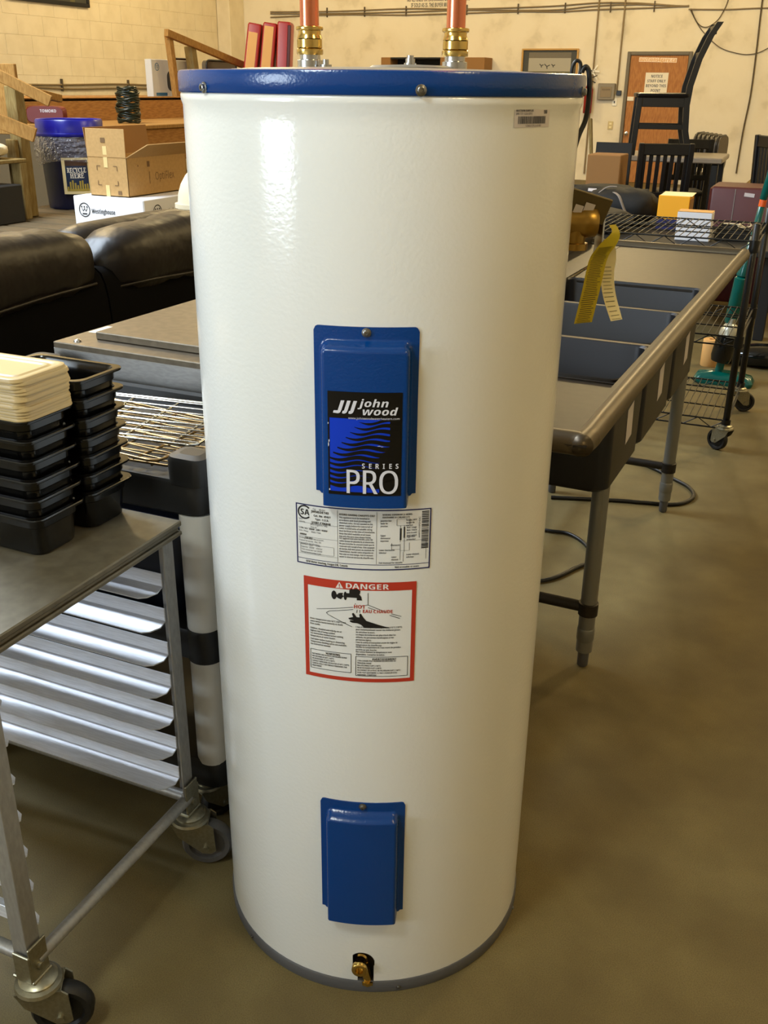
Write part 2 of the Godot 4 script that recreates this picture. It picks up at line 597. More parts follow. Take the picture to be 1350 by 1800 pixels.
	grain(wd, woodt, Vector3(7, 1.2, 7))
	var wg := mat("weathered wood", C.call(0.52, 0.46, 0.3), 0.8, 0.0, 0.3)
	grain(wg, woodt, Vector3(8, 0.8, 8))
	mat("pallet wood", C.call(0.33, 0.27, 0.17), 0.85)
	var wb := mat("brown board", C.call(0.64, 0.46, 0.23), 0.6, 0.0, 0.4)
	grain(wb, woodt, Vector3(0.8, 6, 0.8))
	var dw := mat("door wood", C.call(0.68, 0.47, 0.24), 0.55, 0.0, 0.4)
	grain(dw, woodt, Vector3(5, 0.6, 5))
	mat("door frame grey", C.call(0.4, 0.37, 0.31), 0.6)
	mat("barrel blue", C.call(0.05, 0.07, 0.5), 0.3)
	mat("barrel dark blue", C.call(0.02, 0.03, 0.16), 0.45)
	var bag := mat("clear bag", C.call(0.75, 0.74, 0.8), 0.12, 0.0, 0.5)
	bag.transparency = BaseMaterial3D.TRANSPARENCY_ALPHA
	bag.albedo_color.a = 0.16
	relief(bag, noise_tex(0.02, [], 512, FastNoiseLite.TYPE_SIMPLEX_SMOOTH, 3, 51), 4.0, Vector3(3, 3, 3))
	mat("print cream", C.call(0.85, 0.78, 0.58), 0.5)
	mat("print teal", C.call(0.02, 0.12, 0.24), 0.5)
	mat("print gold", C.call(0.6, 0.52, 0.2), 0.5)
	mat("print brown", C.call(0.24, 0.14, 0.07), 0.5)
	mat("green wire", C.call(0.03, 0.09, 0.05), 0.35)
	mat("red vinyl", C.call(0.58, 0.06, 0.04), 0.4)
	mat("tan plywood", C.call(0.82, 0.62, 0.36), 0.7)
	mat("cream plastic", C.call(0.8, 0.75, 0.64), 0.45)
	mat("sack white", C.call(0.82, 0.76, 0.62), 0.8)
	mat("dark clutter", C.call(0.04, 0.035, 0.03), 0.7)
	mat("snack red", C.call(0.36, 0.06, 0.03), 0.5)
	mat("chair black", C.call(0.045, 0.045, 0.05), 0.35)
	mat("chair grey", C.call(0.34, 0.3, 0.24), 0.5)
	mat("table grey", C.call(0.52, 0.48, 0.43), 0.35)
	mat("bag black", C.call(0.03, 0.03, 0.033), 0.75)
	mat("strap grey", C.call(0.5, 0.47, 0.45), 0.7)
	mat("carton yellow", C.call(0.95, 0.66, 0.05), 0.5)
	mat("carton blue", C.call(0.03, 0.05, 0.3), 0.5)
	mat("maroon", C.call(0.27, 0.03, 0.03), 0.5)
	mat("teal plastic", C.call(0.0, 0.32, 0.29), 0.2)
	mat("smoke plastic", C.call(0.06, 0.06, 0.055), 0.12)
	mat("silver plastic", C.call(0.7, 0.69, 0.62), 0.3, 0.5)
	mat("orange plastic", C.call(0.85, 0.35, 0.12), 0.4)
	mat("shelf wire", C.call(0.02, 0.018, 0.016), 0.35)
	mat("conduit", C.call(0.5, 0.43, 0.31), 0.5, 0.2)
	mat("black cable", C.call(0.035, 0.033, 0.03), 0.45)
	mat("thin wire", C.call(0.3, 0.25, 0.17), 0.6)
	mat("paper sheet", C.call(0.88, 0.85, 0.78), 0.7)
	mat("banner pink", C.call(0.93, 0.84, 0.75), 0.6)
	mat("picture wood", C.call(0.72, 0.55, 0.25), 0.45)
	mat("picture mat", C.call(0.22, 0.22, 0.19), 0.6)
	mat("picture pale", C.call(0.62, 0.6, 0.54), 0.6)
	mat("picture olive", C.call(0.36, 0.34, 0.22), 0.6)
	mat("panel grey", C.call(0.5, 0.46, 0.38), 0.5, 0.2)
	mat("switch white", C.call(0.9, 0.88, 0.82), 0.4)
	mat("ivory", C.call(0.78, 0.7, 0.5), 0.5)
	mat("extinguisher red", C.call(0.5, 0.03, 0.03), 0.3)
	var pane := mat("skylight pane", C.call(0.9, 0.93, 1.0), 0.6)
	pane.emission_enabled = true
	pane.emission = Color(0.88, 0.94, 1.0)
	pane.emission_energy_multiplier = 2.0
	var lamp := mat("lamp glow", C.call(1, 0.9, 0.7), 0.5)
	lamp.emission_enabled = true
	lamp.emission = Color(1.0, 0.8, 0.5)
	lamp.emission_energy_multiplier = 3.0

func fine_ramp() -> NoiseTexture2D:
	return noise_tex(0.04, [[0.2, Color(0.93, 0.93, 0.92)], [0.8, Color(1, 1, 1)]], 256, FastNoiseLite.TYPE_SIMPLEX, 3, 77)

# ---------------------------------------------------------------- the scene
func _ready() -> void:
	rng.seed = 7
	var cam := Camera3D.new()
	cam.name = "camera"
	cam.position = Vector3(0, 1.353, 0)
	cam.rotation_degrees = Vector3(-23.603, 23.7, 0.7)
	cam.fov = 55.46
	cam.near = 0.05
	cam.far = 100.0
	add_child(cam)
	cam.current = true

	var env := Environment.new()
	env.tonemap_mode = Environment.TONE_MAPPER_LINEAR
	env.tonemap_exposure = 1.0
	env.background_mode = Environment.BG_SKY
	var sky := Sky.new()
	var ps := ProceduralSkyMaterial.new()
	ps.sky_top_color = Color(0.4, 0.55, 0.8)
	ps.sky_horizon_color = Color(0.75, 0.8, 0.86)
	ps.ground_bottom_color = Color(0.3, 0.3, 0.3)
	ps.ground_horizon_color = Color(0.6, 0.62, 0.64)
	ps.sun_angle_max = 0.0
	sky.sky_material = ps
	env.sky = sky
	env.sdfgi_enabled = true
	env.ssao_enabled = true
	env.ssil_enabled = true
	var we := WorldEnvironment.new()
	we.name = "environment"
	we.environment = env
	add_child(we)

	# daylight through the open loading door in the south wall
	var day := AreaLight3D.new()
	day.name = "loading_door_daylight"
	day.area_size = Vector2(2.6, 3.0)
	day.light_color = Color(0.9, 0.96, 1.0)
	day.light_energy = 42.0
	day.shadow_enabled = true
	add_child(day)
	day.position = Vector3(-4.6, 1.65, 4.45)
	day.rotation_degrees = Vector3(0, 0, 0)

	# daylight through the skylight panel in the ceiling
	var sl := AreaLight3D.new()
	sl.name = "skylight_daylight"
	sl.area_size = Vector2(2.4, 2.4)
	sl.light_color = Color(0.88, 0.94, 1.0)
	sl.light_energy = 75.0
	sl.shadow_enabled = true
	add_child(sl)
	sl.position = Vector3(-5.2, ROOM_H - 0.06, -2.7)
	sl.rotation_degrees = Vector3(-90, 0, 0)

	sans = SystemFont.new()
	sans.font_names = PackedStringArray(["Droid Sans"])
	bold = SystemFont.new()
	bold.font_names = PackedStringArray(["Droid Sans"])
	bold.font_weight = 700
	make_materials()

	room()
	lamps()
	water_heater()
	pan_cart()
	pans_and_lids()
	utility_cart()
	steel_table()
	sofa()
	sink()
	left_storage()
	wire_shelving()
	right_clutter()
	wall_things()
	aisle_lots()

func room() -> void:
	var st := mb()
	bx(st, Vector3(ROOM_W - 0.2, -0.2, ROOM_N - 0.2), Vector3(ROOM_E + 0.2, 0, ROOM_S + 0.2), 0)
	struct("floor", st, M["concrete floor"])
	st = mb()
	bx(st, Vector3(ROOM_W - 0.2, ROOM_H, ROOM_N - 0.2), Vector3(ROOM_E + 0.2, ROOM_H + 0.2, ROOM_S + 0.2), 0)
	struct("ceiling", st, M["ceiling white"])
	var sk := Node3D.new()
	sk.name = "window_1"
	add_child(sk)
	sk.set_meta("kind", "structure")
	sk.position = Vector3(-5.2, ROOM_H, -2.7)
	st = mb()
	for q in [[Vector3(-1.3, -0.05, -1.3), Vector3(1.3, 0, -1.2)], [Vector3(-1.3, -0.05, 1.2), Vector3(1.3, 0, 1.3)], [Vector3(-1.3, -0.05, -1.2), Vector3(-1.2, 0, 1.2)], [Vector3(1.2, -0.05, -1.2), Vector3(1.3, 0, 1.2)]]:
		bx(st, q[0], q[1], 0.004)
	obj("frame", st, M["switch white"], sk)
	st = mb()
	bx(st, Vector3(-1.2, -0.03, -1.2), Vector3(1.2, -0.02, 1.2), 0)
	obj("pane", st, M["skylight pane"], sk)
	st = mb()
	bx(st, Vector3(ROOM_W - 0.2, 0, ROOM_N - 0.2), Vector3(ROOM_E + 0.2, ROOM_H, ROOM_N), 0)
	struct("wall_north", st, M["painted plaster"])
	st = mb()
	bx(st, Vector3(ROOM_E, 0, ROOM_N), Vector3(ROOM_E + 0.2, ROOM_H, ROOM_S), 0)
	struct("wall_east", st, M["painted plaster"])
	# south wall with the window opening
	st = mb()
	bx(st, Vector3(ROOM_W, 0, ROOM_S), Vector3(-5.9, ROOM_H, ROOM_S + 0.2), 0)
	bx(st, Vector3(-2.7, 0, ROOM_S), Vector3(ROOM_E, ROOM_H, ROOM_S + 0.2), 0)
	bx(st, Vector3(-5.9, 4.15, ROOM_S), Vector3(-2.7, ROOM_H, ROOM_S + 0.2), 0)
	bx(st, Vector3(-5.9, 3.25, ROOM_S), Vector3(-2.7, 4.15, ROOM_S + 0.2), 0)
	struct("wall_south", st, M["painted plaster"])
	# west wall: joint-coloured backing and painted concrete blocks proud of it
	st = mb()
	bx(st, Vector3(ROOM_W - 0.2, 0, ROOM_N), Vector3(ROOM_W - 0.006, ROOM_H, ROOM_S), 0)
	bx(st, Vector3(ROOM_W - 0.006, 0, -16.02), Vector3(ROOM_W, 0.704, ROOM_S), 0)
	bx(st, Vector3(ROOM_W - 0.006, 3.154, -16.02), Vector3(ROOM_W, ROOM_H, ROOM_S), 0)
	bx(st, Vector3(ROOM_W - 0.006, 0.704, -8.0), Vector3(ROOM_W, 3.154, ROOM_S), 0)
	var ww := struct("wall_west", st, M["painted block"])
	var bw := 0.49
	var bh := 0.245
	var kinds := []
	for v in 3:
		var bs := mb()
		cbox(bs, Transform3D(), Vector3(0.008, bh - 0.0024, bw - 0.0024), 0.0015)
		kinds.append(bs.commit())
	for row in 10:
		var y := 0.704 + bh * (row + 0.5)
		var z := -8.0
		var k := 0
		while z > -16.01:
			var len := bw if not (k == 0 and row % 2 == 1) else bw / 2.0
			if z - len < -16.02: len = z + 16.02
			if len > 0.06:
				var b := MeshInstance3D.new()
				if absf(len - bw) < 0.001: b.mesh = kinds[(k + row) % 3]
				else:
					var bs := mb()
					cbox(bs, Transform3D(), Vector3(0.008, bh - 0.0024, len - 0.0024), 0.0015)
					b.mesh = bs.commit()
				b.material_override = M["painted block"]
				b.position = Vector3(ROOM_W - 0.006 + rng.randf_range(-0.0006, 0.0006), y, z - len / 2.0)
				own_name(b, "block", ww)
				ww.add_child(b, true)
			z -= len
			k += 1
	st = mb()
	bx(st, Vector3(ROOM_W, 0, ROOM_N), Vector3(-10.04, ROOM_H, -16.02), 0.01)
	struct("trim_1", st, M["painted block"])
	# the plain wooden door in the far wall
	var d := Node3D.new()
	d.name = "door_1"
	add_child(d)
	d.set_meta("kind", "structure")
	d.position = Vector3(-2.79, 0, ROOM_N)
	st = mb()
	for s in [-1.0, 1.0]:
		cbox(st, X(Vector3(s * 0.455, 0.94, 0.02)), Vector3(0.05, 1.88, 0.06), 0.006)
	cbox(st, X(Vector3(0, 1.855, 0.02)), Vector3(0.86, 0.05, 0.06), 0.006)
	obj("frame", st, M["door frame grey"], d)
	st = mb()
	cbox(st, X(Vector3(0, 0.915, 0.012)), Vector3(0.852, 1.825, 0.03), 0.003)
	obj("leaf", st, M["door wood"], d)
	st = mb()
	lathe(st, [Vector2(0, 0), Vector2(0.03, 0), Vector2(0.03, 0.006), Vector2(0.012, 0.01), Vector2(0.012, 0.03), Vector2(0.027, 0.045), Vector2(0.026, 0.06), Vector2(0, 0.066)], 16, along(Vector3(-0.38, 0.72, 0.027), Vector3.BACK))
	obj("handle", st, M["chrome"], d)
	st = mb()
	cbox(st, X(Vector3(-0.37, 1.22, 0.03)), Vector3(0.1, 0.06, 0.012), 0.003)
	obj("lock_plate", st, M["paper sheet"], d)

func lamps() -> void:
	var warm := Color(1.0, 0.89, 0.66)
	var pale := Color(0.93, 0.99, 1.0)
	var list := [
		["above the north west corner", Vector3(-7.6, 4.5, -12.6), 7.5, warm],
		["above the stacked dining chairs", Vector3(-2.4, 4.5, -12.6), 7.5, warm],
		["above the north east corner", Vector3(3.0, 4.5, -11.0), 4.0, warm],
		["above the wooden storage deck", Vector3(-6.4, 4.5, -6.4), 7.0, warm],
		["above the wire shelving", Vector3(1.4, 4.5, -6.6), 5.6, warm],
		["above the east floor", Vector3(1.3, 3.0, -0.6), 1.4, warm],
		["above the west aisle", Vector3(-0.95, 2.7, 0.3), 1.85, pale],
	]
	for p in list:
		var t := thing("high_bay_lamp", "round warehouse lamp hung from the ceiling " + p[0], "lamp", p[1], 0.0, "ceiling lamps")
		var st := mb()
		lathe(st, [Vector2(0.2, 0.0), Vector2(0.24, 0.0), Vector2(0.14, 0.2), Vector2(0.09, 0.3), Vector2(0.02, 0.32), Vector2(0.02, ROOM_H - p[1].y), Vector2(0, ROOM_H - p[1].y)], 24)
		lathe(st, [Vector2(0, 0.29), Vector2(0.08, 0.28), Vector2(0.13, 0.19), Vector2(0.2, 0.0)], 24)
		obj("shade", st, M["dull aluminium"], t)
		st = mb()
		lathe(st, [Vector2(0, -0.005), Vector2(0.19, -0.005), Vector2(0.19, 0.02), Vector2(0, 0.02)], 24)
		obj("diffuser", st, M["lamp glow"], t)
		var l := OmniLight3D.new()
		l.name = "lamp_light"
		l.light_color = p[3]
		l.light_energy = p[2]
		l.light_size = 0.19
		l.omni_range = 40.0
		l.omni_attenuation = 2.0
		l.shadow_enabled = true
		l.position = Vector3(0, -0.22, 0)
		t.add_child(l)

func water_heater() -> void:
	var R := 0.26
	var t := thing("water_heater", "tall white electric water heater tank with blue lid and two blue covers", "water heater", Vector3(-0.5724, 0, -1.2809), deg_to_rad(24.08))
	var st := mb()
	# jacket, open round the drain cock: a thin rolled edge under the lid
	var top := [Vector2(R, 0.1), Vector2(R, 1.31), Vector2(R, 1.329), Vector2(R + 0.002, 1.335), Vector2(R + 0.0025, 1.341), Vector2(R, 1.345), Vector2(R - 0.004, 1.346)]
	lathe(st, top, 96)
	# lower band with the keyhole cut out of it
	var ca := -4.2
	var hole := func(a: float) -> Array:
		# heights of the cut at an angle: a round hole with a slot down from it
		var dx := deg_to_rad(a - ca) * R
		if absf(dx) > 0.0205: return []
		var y := sqrt(maxf(0.0, 0.0205 * 0.0205 - dx * dx))
		var lo := 0.064 - y
		if absf(dx - 0.006) < 0.0125: lo = 0.02
		return [lo, 0.064 + y]
	var steps := []
	var a := -180.0
	while a < 180.0:
		steps.append(a)
		a += 0.25 if a > ca - 6.0 and a < ca + 6.0 else 3.75
	steps.append(180.0)
	for i in steps.size() - 1:
		var p: float = steps[i]
		var q: float = steps[i + 1]
		var hp: Array = hole.call((p + q) / 2.0)
		var n0 := on_tank(p, 0, 1)
		var n1 := on_tank(q, 0, 1)
		var spans := [[0.02, 0.1]] if hp.is_empty() else [[0.02, hp[0]], [hp[1], 0.1]]
		for s in spans:
			if s[1] - s[0] > 1e-4:
				quadn(st, [on_chord(p, s[0], R), on_chord(q, s[0], R), on_chord(q, s[1], R), on_chord(p, s[1], R)], [n0, n1, n1, n0])
	obj("jacket", st, M["tank enamel"], t)
	st = mb()
	sheet(st, ca - 7.0, ca + 7.0, 0.0, 0.1, R - 0.03)
	for s in [-7.0, 7.0]:
		var n := on_tank(ca + s * 0.9, 0, 1).cross(Vector3.UP) * (1.0 if s < 0 else -1.0)
		quad(st, on_tank(ca + s, 0, R - 0.001), on_tank(ca + s, 0, R - 0.03), on_tank(ca + s, 0.1, R - 0.03), on_tank(ca + s, 0.1, R - 0.001), n)
	obj("drain_recess", st, M["dark hole"], t)
	st = mb()
	lathe(st, [Vector2(R - 0.03, 0.0), Vector2(R + 0.0015, 0.0), Vector2(R + 0.0025, 0.003), Vector2(R + 0.0025, 0.021), Vector2(R + 0.001, 0.0235), Vector2(R - 0.006, 0.0235)], 96)
	var br := obj("base_ring", st, M["grey ring"], t)
	for g in [8.9, -52.9, 70.0]:
		screw(br, on_tank(g, 0.0095, R + 0.002), on_tank(g, 0, 1), 0.0026)
	# blue lid: skirt with a rolled top edge, grey crowned top inside it
	st = mb()
	lathe(st, [Vector2(R - 0.002, 1.344), Vector2(R + 0.003, 1.344), Vector2(R + 0.0042, 1.3455), Vector2(R + 0.0042, 1.365), Vector2(R + 0.003, 1.3682), Vector2(R + 0.0005, 1.3693), Vector2(R - 0.003, 1.3685), Vector2(R - 0.006, 1.366)], 96)
	var lid := obj("lid_skirt", st, M["blue enamel"], t)
	for g in [-51.7, 9.1, 69.5, 130.0, -120.0]:
		screw(lid, on_tank(g, 1.3495, R + 0.0042), on_tank(g, 0, 1), 0.0042)
	st = mb()
	lathe(st, [Vector2(R - 0.006, 1.366), Vector2(R - 0.02, 1.3685), Vector2(0.18, 1.3725), Vector2(0.1, 1.3745), Vector2(0, 1.375)], 64)
	obj("top_pan", st, M["galvanised top"], t)
	# wiring cover plate with its screw
	st = mb()
	lathe(st, [Vector2(0.0, 1.374), Vector2(0.052, 1.374), Vector2(0.055, 1.3755), Vector2(0.05, 1.378), Vector2(0, 1.3795)], 32, X(Vector3(0.037, 0, 0.012)))
	var pl := obj("wiring_cover_plate", st, M["galvanised top"], t)
	st = mb()
	cyl(st, Vector3(0.036, 1.378, 0.014), Vector3(0.036, 1.381, 0.014), 0.008, 16)
	cyl(st, Vector3(0.036, 1.381, 0.014), Vector3(0.036, 1.3865, 0.014), 0.0062, 6)
	cyl(st, Vector3(0.036, 1.3865, 0.014), Vector3(0.036, 1.39, 0.014), 0.0045, 12)
	obj("plate_screw", st, M["zinc"], pl)
	# the two water connections
	for s in [-1.0, 1.0]:
		var c := Vector3(s * 0.0945, 0, 0)
		st = mb()
		lathe(st, [Vector2(0.0165, 1.37), Vector2(0.0165, 1.383), Vector2(0.0135, 1.384), Vector2(0.0135, 1.393), Vector2(0, 1.393)], 24, X(c))
		obj("steel_nipple", st, M["zinc"], t)
		st = mb()
		lathe(st, [Vector2(0.012, 1.3895), Vector2(0.0165, 1.3895), Vector2(0.0172, 1.391), Vector2(0.0172, 1.396), Vector2(0.016, 1.397)], 32, X(c))
		lathe(st, [Vector2(0.0165, 1.397), Vector2(0.0182, 1.398), Vector2(0.0182, 1.4075), Vector2(0.0165, 1.4085)], 6, X(c))
		lathe(st, [Vector2(0.0165, 1.4085), Vector2(0.0158, 1.411), Vector2(0.0145, 1.4145), Vector2(0.0148, 1.4175), Vector2(0.0172, 1.4185), Vector2(0.0178, 1.4205), Vector2(0.0172, 1.4225), Vector2(0.012, 1.4235)], 32, X(c))
		obj("brass_coupling", st, M["brass"], t)
		st = mb()
		cyl(st, c + Vector3(0, 1.39, 0), c + Vector3(0, 1.75, 0), 0.0123, 28)
		obj("copper_pipe", st, M["copper"], t)
	st = mb()
	cyl(st, Vector3(-0.073, 1.373, 0.02), Vector3(-0.073, 1.378, 0.02), 0.0075, 6)
	cyl(st, Vector3(-0.073, 1.378, 0.02), Vector3(-0.073, 1.384, 0.02), 0.004, 12)
	obj("earth_screw", st, M["zinc"], t)
	var up := element_cover(t, -3.6, 28.1, 0.866, 1.092, "upper")
	var low := element_cover(t, -4.2, 27.9, 0.163, 0.386, "lower")
	brand_label(up)
	rating_label(t)
	danger_label(t)
	barcode_label(t)
	# drain cock
	st = mb()
	var o := on_tank(-5.0, 0.055, R - 0.03)
	var dr := on_tank(-4.0, 0, 1)
	lathe(st, [Vector2(0.0, 0), Vector2(0.012, 0), Vector2(0.012, 0.02), Vector2(0.0095, 0.022), Vector2(0.0095, 0.034), Vector2(0.0125, 0.036), Vector2(0.0125, 0.043), Vector2(0.011, 0.0445), Vector2(0.0065, 0.0445), Vector2(0.0065, 0.036), Vector2(0, 0.036)], 20, along(o, dr + Vector3(0, 0.12, 0)))
	cyl(st, o + dr * 0.02 + Vector3(0.004, -0.002, 0), o + dr * 0.026 + Vector3(0.012, -0.034, 0), 0.009, 14, 0.0075)
	lathe(st, [Vector2(0, 0), Vector2(0.0115, 0), Vector2(0.0115, 0.006), Vector2(0, 0.006)], 8, along(o + dr * 0.026 + Vector3(0.012, -0.038, 0), Vector3(0, 1, 0)))
	obj("drain_cock", st, M["brass"], t)
	# relief valve on the right flank
	var v := Node3D.new()
	v.name = "relief_valve"
	t.add_child(v)
	v.position = on_tank(101.0, 1.17, R)
	v.rotation.y = deg_to_rad(101.0 - 24.08) - deg_to_rad(78.0)
	st = mb()
	lathe(st, [Vector2(0, -0.02), Vector2(0.013, -0.02), Vector2(0.013, 0.008), Vector2(0.02, 0.01), Vector2(0.02, 0.03), Vector2(0.0225, 0.033), Vector2(0.0225, 0.052), Vector2(0.019, 0.056), Vector2(0, 0.056)], 20, along(Vector3(0, 0.008, 0), Vector3.RIGHT))
	cyl(st, Vector3(0.026, 0.006, 0), Vector3(0.026, -0.024, 0), 0.0165, 20, 0.015)
	lathe(st, [Vector2(0, 0), Vector2(0.0195, 0), Vector2(0.0195, 0.009), Vector2(0.0165, 0.01), Vector2(0, 0.01)], 8, X(Vector3(0.026, -0.031, 0)))
	obj("valve_body", st, M["dull brass"], v)
	st = mb()
	cyl(st, Vector3(0.022, 0.024, 0), Vector3(0.022, 0.05, 0), 0.014, 16, 0.012)
	cbox(st, Transform3D(Basis.from_euler(Vector3(0.25, 0, -0.28)), Vector3(0.024, 0.034, 0.012)), Vector3(0.092, 0.038, 0.004), 0.0015)
	obj("test_lever", st, M["lever bronze"] if M.has("lever bronze") else mat("lever bronze", Color(0.34, 0.29, 0.17), 0.5, 0.4), v)
	st = mb()
	cbox(st, Transform3D(Basis.from_euler(Vector3(0.25, 0, -0.28)), Vector3(0.04, 0.028, 0.0148)), Vector3(0.014, 0.014, 0.0006), 0.0)
	cbox(st, Transform3D(Basis.from_euler(Vector3(0.25, 0, -0.28)), Vector3(0.025, 0.0265, 0.0148)), Vector3(0.012, 0.012, 0.0006), 0.0)
	obj("lever_sticker", st, M["sticker paper"], v)
	st = mb()
	cbox(st, X(Vector3(0.062, -0.012, -0.004), 0.5), Vector3(0.003, 0.066, 0.018), 0.001)
	obj("lever_arm", st, M["zinc"], v)
	# the power lead arching over the lid edge
	st = mb()
	var inv := t.transform.affine_inverse()
	var big := []
	for p in [Vector3(-0.337, 1.3725, -1.403), Vector3(-0.3355, 1.377, -1.4035), Vector3(-0.332, 1.3795, -1.405), Vector3(-0.328, 1.373, -1.4065), Vector3(-0.326, 1.355, -1.4075), Vector3(-0.3257, 1.336, -1.4075), Vector3(-0.3275, 1.314, -1.407), Vector3(-0.333, 1.295, -1.4), Vector3(-0.337, 1.27, -1.392)]:
		big.append(inv * p)
	tube(st, curve(big, 6), 0.0034, 8)
	var loop := []
	for p in [Vector3(-0.3495, 1.368, -1.398), Vector3(-0.349, 1.379, -1.398), Vector3(-0.345, 1.3865, -1.399), Vector3(-0.340, 1.3855, -1.401), Vector3(-0.3385, 1.378, -1.402), Vector3(-0.3405, 1.366, -1.402)]:
		loop.append(inv * p)
	tube(st, curve(loop, 6), 0.0023, 8)
	obj("power_lead", st, M["black cable"], t)

	# tags wired to the valve
	var B := Transform3D(Basis(Vector3.UP, deg_to_rad(24.08)), Vector3(-0.5724, 0, -1.2809))
	var base := B * on_tank(101.0, 1.0, R)
	hang_tag("instruction_tag", "long yellow printed instruction tag hanging from the brass valve", [Vector3(-0.268, 1.186, -1.362), Vector3(-0.262, 1.176, -1.358), Vector3(-0.272, 1.158, -1.356), Vector3(-0.2815, 1.14, -1.357), Vector3(-0.287, 1.1, -1.357), Vector3(-0.294, 1.052, -1.356)], 0.0125, M["tag yellow"], true)
	hang_tag("paper_tag", "narrow cream paper tag curling out behind the yellow valve tag", [Vector3(-0.267, 1.172, -1.37), Vector3(-0.27, 1.149, -1.387), Vector3(-0.273, 1.118, -1.388), Vector3(-0.268, 1.088, -1.39), Vector3(-0.255, 1.052, -1.395)], 0.009, M["tag cream"], false)

# a point on the 96-sided outline of the jacket
func on_chord(deg: float, h: float, r: float) -> Vector3:
	var k := floorf(deg / 3.75)
	return on_tank(k * 3.75, h, r).lerp(on_tank((k + 1.0) * 3.75, h, r), deg / 3.75 - k)

func hang_tag(called: String, label: String, pts: Array, half: float, m: Material, wordy: bool) -> void:
	var path := curve(pts, 6)
	var st := mb()
	var ink := mb()
	var across := Vector3(0.86, 0.1, -0.42).normalized()
	var n := path.size()
	var prev := []
	for i in n:
		var w := half * (0.35 + 0.65 * smoothstep(0.12, 0.4, float(i) / (n - 1)))
		var d := path[mini(i + 1, n - 1)] - path[maxi(i - 1, 0)]
		var ac := across
		if not wordy: ac = across.rotated(Vector3.UP, -1.1 + 1.35 * float(i) / (n - 1))
		var nn := ac.cross(d).normalized()
		if nn.dot(Vector3(0.2, 0, 1)) < 0: nn = -nn
		var row := [path[i] - ac * w, path[i] + ac * w, nn]
		if i > 0:
			for s in [0.0003, -0.0003]:
				quadn(st, [prev[0] + prev[2] * s, prev[1] + prev[2] * s, row[1] + row[2] * s, row[0] + row[2] * s], [prev[2] * signf(s), prev[2] * signf(s), row[2] * signf(s), row[2] * signf(s)])
			if i > n * 0.4:
				var lines := 3
				for k in lines:
					var f0 := (k + 0.25) / lines
					var f1 := (k + 0.6) / lines
					var l0: float = rng.randf_range(0.08, 0.16)
					var l1: float = rng.randf_range(0.7, 0.92)
					if not wordy and k != 1: continue
					var e := 0.0006
					quad(ink, prev[0].lerp(row[0], f0).lerp(prev[1].lerp(row[1], f0), l0) + nn * e, prev[0].lerp(row[0], f0).lerp(prev[1].lerp(row[1], f0), l1) + nn * e, prev[0].lerp(row[0], f1).lerp(prev[1].lerp(row[1], f1), l1) + nn * e, prev[0].lerp(row[0], f1).lerp(prev[1].lerp(row[1], f1), l0) + nn * e, nn)
		prev = row
	var o := multi(called, [[st, m], [ink, M["tag ink"]]])
	tag(o, label, "tag")

func screw(parent: Node, at: Vector3, out: Vector3, r: float) -> void:
	var st := mb()
	lathe(st, [Vector2(0, 0), Vector2(r * 1.5, 0), Vector2(r * 1.5, r * 0.25), Vector2(r, r * 0.4), Vector2(r, r * 1.1), Vector2(r * 0.8, r * 1.25), Vector2(r * 0.5, r * 1.25), Vector2(r * 0.4, r * 0.8), Vector2(0, r * 0.8)], 12, along(at, out))
	obj("screw", st, M["steel screw"], parent)

